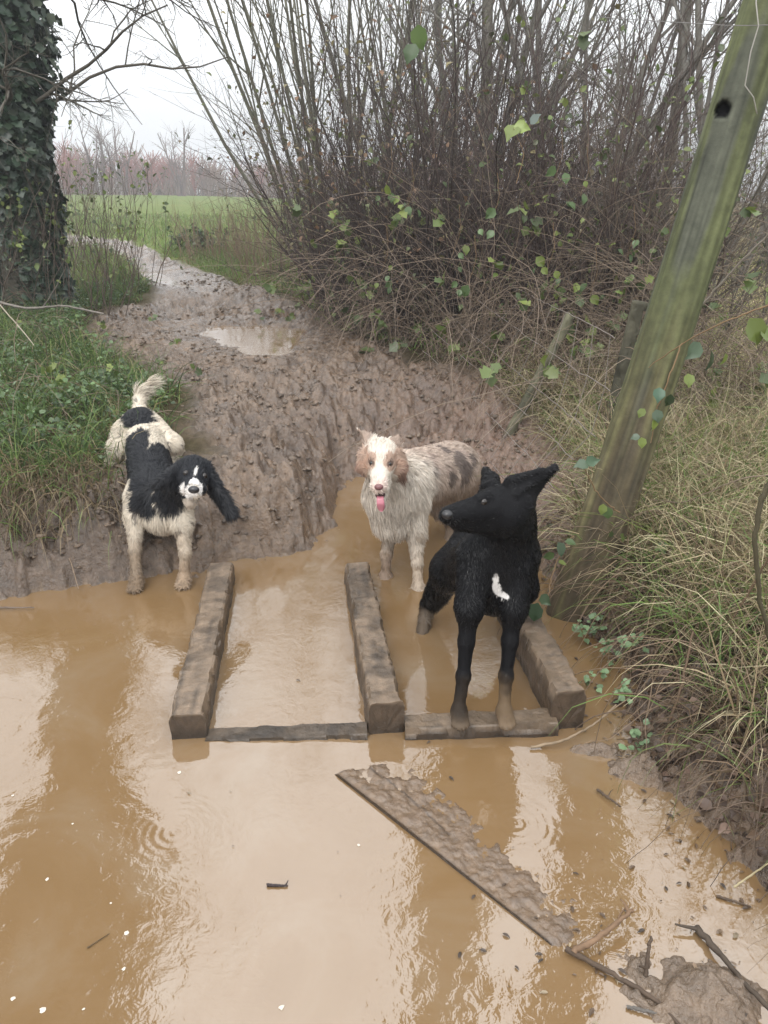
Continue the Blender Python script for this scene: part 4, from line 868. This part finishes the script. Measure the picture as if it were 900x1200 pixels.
def black_dog():
    B = Blob()
    B.cap(at(583, 655, 2.07), .098, at(579, 694, 2.07), .074, .05)
    hip = np.array([.405, 2.50, .445])
    B.cap(at(587, 655, 2.14), .098, hip, .078, .06)
    for (sx, ex, cx, px_, yo) in ((557, 550, 543, 538, 0.), (608, 602, 593, 591, .01)):
        sh = at(sx, 652, 2.03); el = at(ex, 712, 1.96+yo); ca = at(cx, 792, 1.90+yo); pw = G(px_, 834, .070)
        B.cap(sh, .058, el, .041, .04); B.cap(el, .034, el*.5+ca*.5, .0215, .03); B.cap(el*.5+ca*.5, .0215, ca, .0185, .02); B.ball(ca, .0205, .012)
        B.cap(ca, .019, pw+[0, .008, .012], .0175, .012); paw(B, pw+[0, .0, -.004], (.03 if px_ < 560 else .12, -1, -.12), .0265)
    B.cap(at(560, 655, 2.20), .075, at(532, 668, 2.38), .062, .06)
    # near hind leg splayed to the left of the picture
    kn = at(527, 668, 2.38); hk = at(501, 708, 2.50); ft = G(493, 752, -.03)
    B.cap(hip+[-.05, -.02, -.03], .070, kn, .060, .05); B.cap(kn, .060, hk, .026, .03); B.cap(hk, .023, ft, .021, .015); B.cap(kn+[.02, .04, -.02], .045, hk+[.03, 0, .0], .022, .03)
    kn = at(612, 690, 2.42); hk = at(606, 712, 2.55); ft = G(600, 748, -.03)
    B.cap(hip+[.05, -.02, -.02], .078, kn, .055, .05); B.cap(kn, .05, hk, .025, .03); B.cap(hk, .022, ft, .021, .015)
    # neck and head turned to the left
    B.cap(at(584, 650, 2.09), .094, at(596, 614, 2.02), .074, .05)
    B.cap(at(601, 590, 2.00), .062, at(580, 592, 1.975), .052, .025)
    B.cap(at(568, 598, 1.955), .044, at(530, 605, 1.90), .026, .025); B.cap(at(570, 589, 1.96), .024, at(524, 600, 1.895), .013, .018)
    B.cap(at(584, 614, 1.97), .038, at(536, 616, 1.905), .015, .02)
    B.ball(at(594, 606, 1.965), .047, .03); B.ball(at(521, 605, 1.888), .016, .012)
    B.cap(at(570, 581, 1.94), .012, at(561, 583, 1.93), .010, .02)      # brow ridge
    B.cut(at(522, 612, 1.865), .0035, at(570, 615, 1.905), .0035, .006)  # mouth line
    B.cut(at(567, 588, 1.885), .010, at(569, 588, 1.90), .010, .008)     # eye socket
    B.fan(at(650, 548, 2.03), .003, [at(594, 566, 1.985), at(604, 580, 1.955), at(615, 597, 1.985)], .010, .012)
    B.cap(at(600, 563, 1.98), .014, at(635, 551, 2.01), .006, .014)
    B.cut(at(612, 578, 1.93), .008, at(636, 559, 1.985), .005, .010)    # hollow of the ear
    B.cap(at(578, 568, 2.02), .016, at(566, 570, 2.04), .008, .015)
    # raised tail root behind the head
    B.cap(hip+[-.03, .06, .03], .04, at(575, 563, 2.62), .028, .04); B.cap(at(575, 563, 2.62), .024, at(569, 552, 2.70), .016, .03)
    shy = at(582, 690, 1.96)
    def coat(P, rng, k):
        C = np.tile(np.array([.0038, .0038, .0046]), (len(P), 1)); C = C*(.8+.5*fbm3(P*12, 2, 3)[:, None])
        s0, _ = B.hit(581, 680); s1, _ = B.hit(583, 690); s2, _ = B.hit(589, 697)
        for s, r in ((s0, (.008, .03, .022)), (s1, (.012, .03, .022)), (s2, (.018, .03, .009))): C = mixc(C, bm(P, s, r, .3, 5, 60), (.62, .60, .58))
        leg = sstep(.20, .10, P[:, 2]+(fbm3(P*30, 2, 8)-.5)*.08)[:, None]*(P[:, 1] < 2.1)[:, None]*.85
        right = (P[:, 0] > .29)[:, None]
        C = mixc(C, leg*np.where(right, .85, .18), (.14, .095, .055)); C = mixc(C, sstep(.085, .05, P[:, 2])[:, None]*.55, (.17, .125, .085))
        return C
    infl = [(at(585, 650, 2.0), .12, .015, (.0, -.25, -1)), (at(520, 708, 2.42), .07, .050, (.3, .2, -1)), (at(620, 640, 2.02), .06, .03, (.2, 0, -1)),
            (at(560, 600, 1.92), .055, .006, (1, .2, .1)), (at(595, 590, 1.95), .07, .007, (1, .3, -.1)), (at(632, 570, 1.99), .03, .008, (1, .1, .2))]
    for px_, py_, Y in ((540, 770, 1.9), (592, 770, 1.9), (538, 830, 1.87), (591, 830, 1.87)): infl.append((at(px_, py_, Y),   .075, .005, (0, 0, -1)))
    root = make_dog(B, .0038, 'black dog with a white chest blaze standing on the front cross beam and looking left', coat, 90000, .015, (.1, .5, -.8), infl, M['furblack'], G(565, 850, 0), fw=.0017, lift=.12, seed=21, noise=.003)
    eye_at(B, 567.5, 588.5, .0115, root, sink=.6)
    p, d = B.hit(519, 604); ellip('nose', p+np.array([.012, .005, 0]), (.016, .014, .013), M['nose'], root)
    return B
BD = black_dog()

def white_dog():
    B = Blob()
    B.cap(at(459, 582, 2.88), .108, at(461, 606, 2.88), .092, .06)
    B.cap(at(478, 562, 2.98), .118, at(524, 551, 3.28), .124, .08); B.ball(at(533, 550, 3.36), .118, .06)
    for (ex, ey, eY, cx, cy, cY, fx, fy) in ((487, 622, 2.86, 489, 660, 2.81, 490, 687), (458, 616, 2.93, 453, 650, 2.89, 452, 674)):
        el = at(ex, ey, eY); ca = at(cx, cy, cY); ft = G(fx, fy, .004)
        B.cap(at(ex-2, 592, eY+.03), .06, el, .038, .04); B.cap(el, .031, ca, .0215, .03); B.cap(ca, .0205, ft, .019, .015); B.cap(ft, .022, ft+[0, .005, -.04], .022, .01)
        paw(B, ft+[0, 0, -.012], (-.1, -1, -.1), .025)
    for (kx, ky, kY, fx, fy, hk) in ((546, 590, 3.40, 548, 628, (552, 606, 3.48)), (520, 590, 3.22, 531, 642, (530, 612, 3.3))):
        kn = at(kx, ky, kY); h_ = at(*hk); ft = G(fx, fy, -.03)
        B.cap(at(kx-3, 560, kY), .085, kn, .06, .04); B.cap(kn, .05, h_, .03, .03); B.cap(h_, .027, ft, .024, .02)
    B.cap(at(461, 574, 2.86), .100, at(450, 545, 2.76), .072, .05)
    B.cap(at(447, 532, 2.71), .058, at(447, 540, 2.68), .052, .03)
    B.cap(at(446, 548, 2.655), .041, at(444, 569, 2.575), .0275, .03)
    B.cap(at(447, 566, 2.66), .034, at(446, 590, 2.625), .018, .02)
    B.ball(at(431, 548, 2.70), .034, .03); B.ball(at(466, 549, 2.71), .034, .03); B.ball(at(438, 572, 2.60), .014, .015); B.ball(at(451, 573, 2.60), .014, .015)
    # ears: raised base then folding tip
    B.fan(at(427, 509, 2.76), .005, [at(430, 521, 2.73), at(438, 515, 2.74)], .009, .012); B.cap(at(428, 511, 2.76), .006, at(418, 502, 2.77), .003, .005)
    B.fan(at(421, 549, 2.70), .006, [at(424, 532, 2.72), at(430, 526, 2.71)], .008, .012)
    B.fan(at(466, 513, 2.77), .006, [at(456, 516, 2.74), at(466, 524, 2.74)], .009, .01)
    B.fan(at(472, 551, 2.73), .006, [at(465, 528, 2.72), at(471, 534, 2.74)], .008, .012)
    B.cut(at(445, 583.5, 2.52), .015, at(446, 579, 2.66), .012, .006)
    def coat(P, rng, k):
        C = np.tile(np.array([.47, .375, .31]), (len(P), 1)); C = C*(.72+.55*fbm3(P*14, 3, 5)[:, None])
        C = mixc(C, sstep(.52, .64, fbm3(P*9+3, 3, 15))[:, None]*.35, (.30, .22, .20))
        body = (P[:, 1] > 2.98)[:, None]
        for px_, py_, Y, r in ((537, 540, 3.28, .05), (545, 552, 3.30, .045), (519, 527, 3.15, .028), (503, 521, 3.05, .02), (508, 552, 3.08, .02), (552, 537, 3.35, .03), (495, 545, 3.0, .022), (528, 560, 3.2, .03)):
            s, _ = B.hit(px_, py_); C = mixc(C, bm(P, s, (r, r*1.3, r), .7, int(px_), 40)*.85, (.12, .095, .085))
        # white ruff, chest and face
        ruff = sstep(3.0, 2.90, P[:, 1]+(P[:, 0]-.1)*.1+(fbm3(P*20, 2, 9)-.5)*.12)[:, None]; C = mixc(C, ruff, (.60, .535, .46))
        sd = bm(P, at(497, 600, 2.93), (.03, .06, .09), .3, 4)*.75; C = mixc(C, sd, (.28, .22, .19))
        for px_, py_, rx, rz in ((433, 541, .030, .034), (426, 536, .030, .038), (425, 548, .026, .030), (459, 542, .030, .034), (467, 536, .030, .038), (468, 549, .026, .030)):
            s, _ = B.hit(px_, py_); C = mixc(C, bm(P, s, (rx, .05, rz), .35, int(px_), 45)*.8, (.33, .205, .145))
        for px_, py_ in ((434.5, 542.5), (457.5, 544)):
            s, _ = B.hit(px_, py_); C = mixc(C, bm(P, s, (.017, .02, .011), .12, 3, 60)*.8, (.05, .03, .025))
        s, _ = B.hit(445, 565); C = mixc(C, bm(P, s, (.03, .05, .03), .3, 6, 40)*.4, (.72, .52, .48))
        for px_, py_ in ((420, 553), (472, 556)): C = mixc(C, bm(P, at(px_, py_, 2.71), (.032, .05, .045), .2, 6, 40), (.25, .155, .115))
        for px_, py_ in ((425, 512), (467, 514)): C = mixc(C, bm(P, at(px_, py_, 2.75), (.035, .05, .035), .2, 6, 40)*.8, (.25, .17, .13))
        low = sstep(.30, .05, P[:, 2]+(fbm3(P*15, 2, 19)-.5)*.12)[:, None]; C = mixc(C, low*.62, (.30, .215, .14))
        lf = (sstep(.2, .05, P[:, 2])*(P[:, 0] < .07))[:, None]; C = mixc(C, lf*.65, (.16, .10, .07))
        C = mixc(C, sstep(.60, .66, fbm3(P*48, 2, 29))[:, None]*sstep(.42, .2, P[:, 2])[:, None]*.6, (.20, .14, .09)); belly = (sstep(.36, .26, P[:, 2])*(P[:, 1] > 3.0))[:, None]; C = mixc(C, belly*.55, (.24, .175, .125))
        return C
    infl = [(at(458, 590, 2.82), .14, .055, (0, -.3, -1)), (at(525, 585, 3.2), .12, .065, (0, 0, -1)), (at(445, 555, 2.62), .07, .008, (0, .6, .8)), (at(446, 583, 2.60), .04, .004, (0, .3, -.6)), (at(447, 535, 2.68), .05, .010, (0, .6, .8)), (at(420, 550, 2.70), .03, .014, (0, 0, -1)), (at(473, 552, 2.72), .03, .014, (.1, 0, -1)), (at(421, 506, 2.76), .035, .007, (-.5, 0, 1)), (at(467, 510, 2.76), .035, .008, (.3, 0, 1)),
            (at(489, 665, 2.81), .07, .014, (0, 0, -1)), (at(453, 655, 2.88), .07, .014, (0, 0, -1)), (at(548, 555, 3.42), .08, .055, (.2, .2, -1))]
    root = make_dog(B, .0048, 'white and merle collie dog with brown cheeks standing in the water with its tongue out', coat, 85000, .032, (.45, .6, -.75), infl, M['fur'], G(470, 680, 0), fw=.0026, lift=.16, seed=22)
    eye_at(B, 434.5, 542.5, .0088, root, sink=.7); eye_at(B, 457.5, 544, .0088, root, sink=.7)
    p, d = B.hit(444, 571); ellip('nose', p+d*.006+[0, 0, .001], (.0165, .013, .012), M['nosepink'], root)
    c = at(445.5, 580, 2.585); ellip('mouth', c+[0, .004, .0], (.0185, .016, .017), M['mouth'], root)
    # tongue: short lolling strip
    n = 14; T = np.array([at(445.5, 578, 2.60), at(445.5, 583, 2.565), at(446, 590, 2.556), at(447, 599, 2.568)]); t = np.linspace(0, 3, n); i = np.minimum(t.astype(int), 2); w = (t-i)[:, None]; S = T[i]*(1-w)+T[i+1]*w
    wd = np.interp(np.linspace(0, 1, n), [0, .5, .8, .93, 1], [.011, .0135, .0145, .011, .004]); K = 10; th = np.linspace(0, 2*math.pi, K, endpoint=False)
    V = np.stack([S[:, None, 0]+np.cos(th)[None]*wd[:, None], S[:, None, 1]+np.sin(th)[None]*.005+np.abs(np.cos(th))[None]*-.003, np.repeat(S[:, None, 2], K, 1)], -1).reshape(-1, 3)
    idx = np.arange(n*K).reshape(n, K); F = np.stack([idx[:-1], idx[1:], np.roll(idx[1:], -1, 1), np.roll(idx[:-1], -1, 1)], -1).reshape(-1, 4)
    mesh_obj('tongue', V, [F, np.array([[0+(n-1)*K, (n-1)*K+j, (n-1)*K+j+1] for j in range(1, K-1)])], M['tongue'], root)
    return B
white_dog()

def spaniel():
    B = Blob()
    B.cap(at(182, 586, 2.99), .102, at(192, 602, 2.94), .086, .05)
    B.cap(at(181, 572, 3.05), .100, at(170, 520, 3.33), .088, .07); B.ball(at(165, 500, 3.48), .090, .06)
    for (ex, ey, eY, cx, cy, cY, fx, fy) in ((214, 612, 2.88, 217, 648, 2.82, 216, 676), (158, 606, 2.93, 158, 645, 2.84, 160, 680)):
        el = at(ex, ey, eY); ca = at(cx, cy, cY); ft = G(fx, fy, .035)
        B.cap(at(ex-(6 if ex > 190 else -6), 588, eY+.05), .062, el, .041, .04); B.cap(el, .034, ca, .023, .03); B.cap(ca, .021, ft, .020, .015)
        paw(B, ft+[0, 0, -.006], (.05, -1, -.1), .027)
    for (tx, ty, kx, ky, hx, hy, fx, fy) in ((147, 508, 139, 528, 138, 550, 138, 572), (182, 506, 202, 520, 212, 535, 206, 562)):
        kn = at(kx, ky, 3.40); hk = at(hx, hy, 3.50); ft = at(fx, fy, 3.42); gz = float(H(ft[0], ft[1])[0]); ft[2] = gz+.01
        B.cap(at(tx, ty, 3.46), .060, kn, .044, .04); B.cap(kn, .040, hk, .026, .03); B.cap(hk, .024, ft, .024, .02); paw(B, ft+[0, 0, .01], (0, -1, -.1), .026)
    B.cap(at(200, 582, 2.96), .084, at(217, 565, 2.88), .066, .05)
    B.cap(at(226, 553, 2.85), .066, at(227, 560, 2.81), .057, .03)
    B.cap(at(226.5, 565, 2.77), .040, at(226.5, 576, 2.68), .030, .025); B.cap(at(223, 582, 2.80), .034, at(223, 589, 2.745), .022, .02)
    B.ball(at(215, 574, 2.745), .020, .02); B.ball(at(236, 574, 2.745), .020, .02)
    B.fan(at(271, 603, 2.80), .009, [at(243, 543, 2.86), at(249, 560, 2.84), at(247, 576, 2.84)], .011, .015); B.cap(at(262, 580, 2.82), .020, at(271, 601, 2.80), .014, .02, (norm(np.array([.2, 1, 0])), .5))
    B.fan(at(185, 566, 2.80), .009, [at(208, 545, 2.84), at(204, 556, 2.82), at(203, 572, 2.82)], .011, .015)
    # tail, thin with a plume
    B.cap(at(163, 478, 3.56), .026, at(163, 462, 3.63), .016, .03); B.cap(at(163, 462, 3.63), .016, at(174, 450, 3.66), .008, .02)
    BK = (.008, .009, .012); CR = (.62, .55, .45)
    def coat(P, rng, k):
        C = np.tile(np.array(CR), (len(P), 1)); C = C*(.85+.25*fbm3(P*14, 3, 5)[:, None])
        def patch(C, px_, py_, rx, rz, ry=.14, nz=.22, col=BK):
            s, _ = B.hit(px_, py_, 1.8); return mixc(C, bm(P, s, (rx, ry, rz), nz*1.5, int(px_), 38), col)
        C = patch(C, 160, 487, .075, .058, .09)
        C = patch(C, 158, 522, .062, .065, .13); C = patch(C, 152, 545, .05, .06, .12); C = patch(C, 205, 555, .06, .05, .12); C = patch(C, 178, 545, .11, .085, .15); C = patch(C, 170, 565, .078, .055, .13); C = patch(C, 200, 540, .05, .05); C = patch(C, 167, 588, .062, .055, .08); C = patch(C, 197, 580, .085, .085, .12)
        C = patch(C, 188, 532, .05, .045, .10); C = patch(C, 185, 473, .012, .02, .05)
        C = mixc(C, sstep(.70, .74, fbm3(P*55, 2, 44))[:, None]*.7, BK)
        hd = (P[:, 0]+.72)**2
        head = bm(P, at(226, 556, 2.82), (.12, .16, .095), .05, 7); C = mixc(C, head, BK)
        for px_, py_ in ((258, 575), (268, 595), (193, 562)): C = mixc(C, bm(P, at(px_, py_, 2.82), (.06, .09, .075), .1, 7), BK)
        s, _ = B.hit(216, 575); C = mixc(C, bm(P, s, (.017, .04, .026), .25, 8, 45), (.60, .57, .54)); s, _ = B.hit(229, 553); C = mixc(C, bm(P, s, (.006, .03, .022), .25, 8, 45), (.55, .53, .50)); s, _ = B.hit(235, 572); C = mixc(C, bm(P, s, (.014, .04, .030), .18, 8, 45), (.68, .66, .64)); s, _ = B.hit(222, 578); C = mixc(C, bm(P, s, (.022, .04, .022), .15, 8, 45), (.62, .59, .56)); s, _ = B.hit(228, 565); C = mixc(C, bm(P, s, (.022, .03, .014), .15, 8, 45), (.68, .66, .64))
        s, _ = B.hit(223, 591); C = mixc(C, bm(P, s, (.045, .04, .018), .2, 9), (.40, .34, .28))
        low = sstep(.30, .04, P[:, 2]+(fbm3(P*15, 2, 19)-.5)*.14)[:, None]*(P[:, 1] < 3.1)[:, None]; C = mixc(C, low*.9, (.24, .165, .105))
        lf = (sstep(.26, .08, P[:, 2])*(P[:, 0] < -.92)*(P[:, 1] < 3.1))[:, None]; C = mixc(C, lf*.65, (.12, .085, .055))
        return C
    infl = [(at(220, 556, 2.80), .07, .009, (0, .5, .7)), (at(226, 575, 2.72), .045, .005, (0, .5, .5)), (at(265, 590, 2.81), .05, .045, (.45, 0, -.9)), (at(190, 566, 2.81), .04, .035, (-.7, .1, -.6)), (at(135, 520, 3.45), .07, .055, (-.1, .2, -1)), (at(190, 605, 2.92), .08, .045, (0, -.1, -1)),
            (at(216, 655, 2.83), .08, .014, (0, .3, -1)), (at(158, 650, 2.85), .08, .014, (0, .3, -1)), (at(168, 456, 3.64), .05, .10, (.7, 0, .5)), (at(204, 512, 3.43), .05, .014, (.3, .2, -1))]
    root = make_dog(B, .0048, 'black and cream spaniel with swinging long ears stepping down the left mud bank', coat, 80000, .022, (-.15, .7, -.5), infl, M['fur'], G(188, 690, .0), fw=.0024, lift=.16, seed=23)
    eye_at(B, 217.5, 554, .0115, root, sink=.25); eye_at(B, 240, 557.5, .0115, root, sink=.25)
    p, d = B.hit(227, 574); ellip('nose', p+d*.004, (.021, .014, .015), M['nose'], root)
    return B
spaniel()
#@@SECTION_END
def clods():
    rng = np.random.default_rng(808); x = rng.uniform(-3.4, 2.2, 60000); y = 2.8+rng.uniform(0, 1, 60000)**1.4*8; z, d, dp, muddy, right, q, cl = terrain(x, y, True)
    den = muddy*sstep(.02, .1, d)*sstep(.35, .6, fbm2(x*2.4, y*2.4, 3, 90))*sstep(.05, .2, np.minimum(np.abs(sdf_poly(PUD, x, y)), 1)*(sdf_poly(PUD, x, y) > 0))
    k = den > rng.uniform(0, 1.1, len(x)); x, y, z = x[k][:3600], y[k][:3600], z[k][:3600]; n = len(x)
    u = norm(np.array([(a, b, c) for a in (-1, 0, 1) for b in (-1, 0, 1) for c in (-1, 0, 1) if abs(a)+abs(b)+abs(c) in (1, 3)], float)); m = len(u)
    import bmesh
    bmn = bmesh.new(); vs = [bmn.verts.new(v) for v in u]; bmesh.ops.convex_hull(bmn, input=vs); bmesh.ops.triangulate(bmn, faces=bmn.faces[:]); bmn.verts.index_update(); U = np.array([v.co for v in bmn.verts]); T = np.array([[v.index for v in f.verts] for f in bmn.faces]); bmn.free(); m = len(U)
    s = rng.uniform(.004, .016, n)*rng.uniform(.5, 1.2, n)*(1+y*.05); a = rng.uniform(0, 6.28, n)
    V = U[None]*rng.uniform(.65, 1.3, (n, m, 1))*s[:, None, None]*np.stack([rng.uniform(.8, 1.7, n), rng.uniform(.7, 1.1, n), rng.uniform(.45, .9, n)], -1)[:, None]
    X = V[..., 0]*np.cos(a)[:, None]-V[..., 1]*np.sin(a)[:, None]; Y = V[..., 0]*np.sin(a)[:, None]+V[..., 1]*np.cos(a)[:, None]
    V = np.stack([X+x[:, None], Y+y[:, None], V[..., 2]+z[:, None]+s[:, None]*.1], -1); F = (T[None]+np.arange(n)[:, None, None]*m).reshape(-1, 3)
    C = np.repeat(np.array([.13, .088, .056])*(1+rng.uniform(-.35, .3, (n, 1, 1))), m, 1).reshape(-1, 3)
    tag(mesh_obj('mud_clods', V.reshape(-1, 3), F, M['ground'], None, C), 'loose crumbs and clods of wet mud trodden over the path', 'mud', kind='stuff')
clods()
for i, (x, y, rr, lab) in enumerate([(1.05, 9.2, .62, 'tall ivy topped tree added behind the dark thicket to darken the water reflection'), (3.15, 9.4, .5, 'tall ivy topped tree added behind the leaning post to darken the water reflection')]):  # invented trees: crowns above the view put dark streaks in the water reflection
    rng = np.random.default_rng(600+i); z = float(H(x, y)[0]); root = empty('added_reflection_tree', (x, y, z), lab, 'tree'); hk = np.linspace(0, 13.5, 14)
    pts = np.stack([x+.04*np.sin(hk), np.full(14, y), z-.1+hk], 1); bf = Buf(); tubes(bf, pts[None], np.linspace(.06, .04, 14)[None], np.array([[.14, .13, .105]]), 14); bf.build('trunk', M['bark'], root)
    n = 13000; hh = rng.uniform(5.2, 13.4, n); th = rng.uniform(0, 2*math.pi, n); bul = fbm2(hh*1.2, th, 3, 9)+.3; r = rr*np.interp(hh, [5.2, 7, 13, 13.5], [.1, .9, 1, .3])*bul*np.sqrt(rng.uniform(.1, 1, n))*1.2
    o3 = np.stack([np.cos(th), np.sin(th), np.zeros(n)], 1); P = np.stack([x+np.cos(th)*r, y+np.sin(th)*r, z+hh], 1); lb = Buf()
    leaves(lb, P, rng.normal(0, .6, (n, 3))+[0, 0, -.8], o3+rng.normal(0, .35, (n, 3))+[0, 0, .4], rng.uniform(.10, .2, n), np.array([.035, .055, .03])*(1+rng.uniform(-.3, .3, (n, 1))), 1., True); lb.build('ivy', M['ivy'], root)
def haze():
    m = D.materials.new('haze'); m.use_nodes = True; nt = m.node_tree; nt.nodes.clear(); o = nt.nodes.new('ShaderNodeOutputMaterial'); v = nt.nodes.new('ShaderNodeVolumePrincipled')
    v.inputs['Color'].default_value = (.93, .96, 1, 1); v.inputs['Density'].default_value = .0040; v.inputs['Anisotropy'].default_value = .2; nt.links.new(v.outputs[0], o.inputs['Volume'])
    x0, x1, y0, y1, z0, z1 = -330, 330, -330, 330, -1.6, 16.
    V = [(x, y, z) for z in (z0, z1) for y in (y0, y1) for x in (x0, x1)]
    o = mesh_obj('haze', V, [[0, 2, 3, 1], [4, 5, 7, 6], [0, 1, 5, 4], [2, 6, 7, 3], [0, 4, 6, 2], [1, 3, 7, 5]], m, smooth=False); tag(o, 'thin misty air over the whole place', 'haze', kind='stuff')
haze()
# ------------------------------------------------------------------ camera, light, world
cd = D.cameras.new('camera'); cam = D.objects.new('camera', cd); COL.objects.link(cam); SC.camera = cam
cam.location = (0, 0, CZ); cam.rotation_euler = (R(90)-PITCH, 0, 0); cd.sensor_fit = 'VERTICAL'; cd.sensor_height = 36; cd.lens = 36*FPX/1200; cd.clip_end = 1500; cd.clip_start = .05
SUN_EL, SUN_ROT = R(48), R(200)
sl = D.lights.new('sun', 'SUN'); so = D.objects.new('sun', sl); COL.objects.link(so); sl.energy = .9; sl.angle = R(18); sl.color = (1, .96, .9)
dv = Vector((math.sin(SUN_ROT)*math.cos(SUN_EL), math.cos(SUN_ROT)*math.cos(SUN_EL), math.sin(SUN_EL))); so.rotation_euler = dv.to_track_quat('Z', 'Y').to_euler()
w = D.worlds.new('World'); SC.world = w; w.use_nodes = True; N = w.node_tree.nodes; L = w.node_tree.links; N.clear()
out = N.new('ShaderNodeOutputWorld'); sky = N.new('ShaderNodeTexSky'); sky.sky_type = 'NISHITA'; sky.sun_disc = False; sky.sun_elevation = SUN_EL; sky.sun_rotation = SUN_ROT; sky.air_density = 1; sky.dust_density = 4
hs = N.new('ShaderNodeHueSaturation'); hs.inputs['Saturation'].default_value = .12; L.new(sky.outputs[0], hs.inputs['Color'])
b1_ = N.new('ShaderNodeBackground'); b1_.inputs['Strength'].default_value = .05; L.new(hs.outputs[0], b1_.inputs['Color'])
# overcast layer: brighter towards the zenith, with soft cloud variation
tc = N.new('ShaderNodeTexCoord'); sx = N.new('ShaderNodeSeparateXYZ'); L.new(tc.outputs['Generated'], sx.inputs[0])
mr = N.new('ShaderNodeMapRange'); mr.inputs[1].default_value = 0; mr.inputs[2].default_value = 1; mr.inputs[3].default_value = .74; mr.inputs[4].default_value = 2.7; L.new(sx.outputs['Z'], mr.inputs[0])
nz = N.new('ShaderNodeTexNoise'); nz.inputs['Scale'].default_value = 2.2; nz.inputs['Detail'].default_value = 5; L.new(tc.outputs['Generated'], nz.inputs['Vector'])
m2 = N.new('ShaderNodeMapRange'); m2.inputs[1].default_value = .3; m2.inputs[2].default_value = .7; m2.inputs[3].default_value = .85; m2.inputs[4].default_value = 1.15; L.new(nz.outputs['Fac'], m2.inputs[0])
mu = N.new('ShaderNodeMath'); mu.operation = 'MULTIPLY'; L.new(mr.outputs[0], mu.inputs[0]); L.new(m2.outputs[0], mu.inputs[1])
b2_ = N.new('ShaderNodeBackground'); b2_.inputs['Color'].default_value = (.97, .985, 1, 1); L.new(mu.outputs[0], b2_.inputs['Strength'])
ad = N.new('ShaderNodeAddShader'); L.new(b1_.outputs[0], ad.inputs[0]); L.new(b2_.outputs[0], ad.inputs[1]); L.new(ad.outputs[0], out.inputs['Surface'])
SC.view_settings.view_transform = 'Standard'; SC.view_settings.look = 'None'; SC.view_settings.exposure = .12; SC.view_settings.gamma = 1
SC.cycles.use_denoising = True
try: SC.cycles.denoiser = 'OPENIMAGEDENOISE'
except Exception: pass
SC.cycles.max_bounces = 6; SC.cycles.diffuse_bounces = 3; SC.cycles.glossy_bounces = 3; SC.cycles.transmission_bounces = 2
SC.render.film_transparent = False
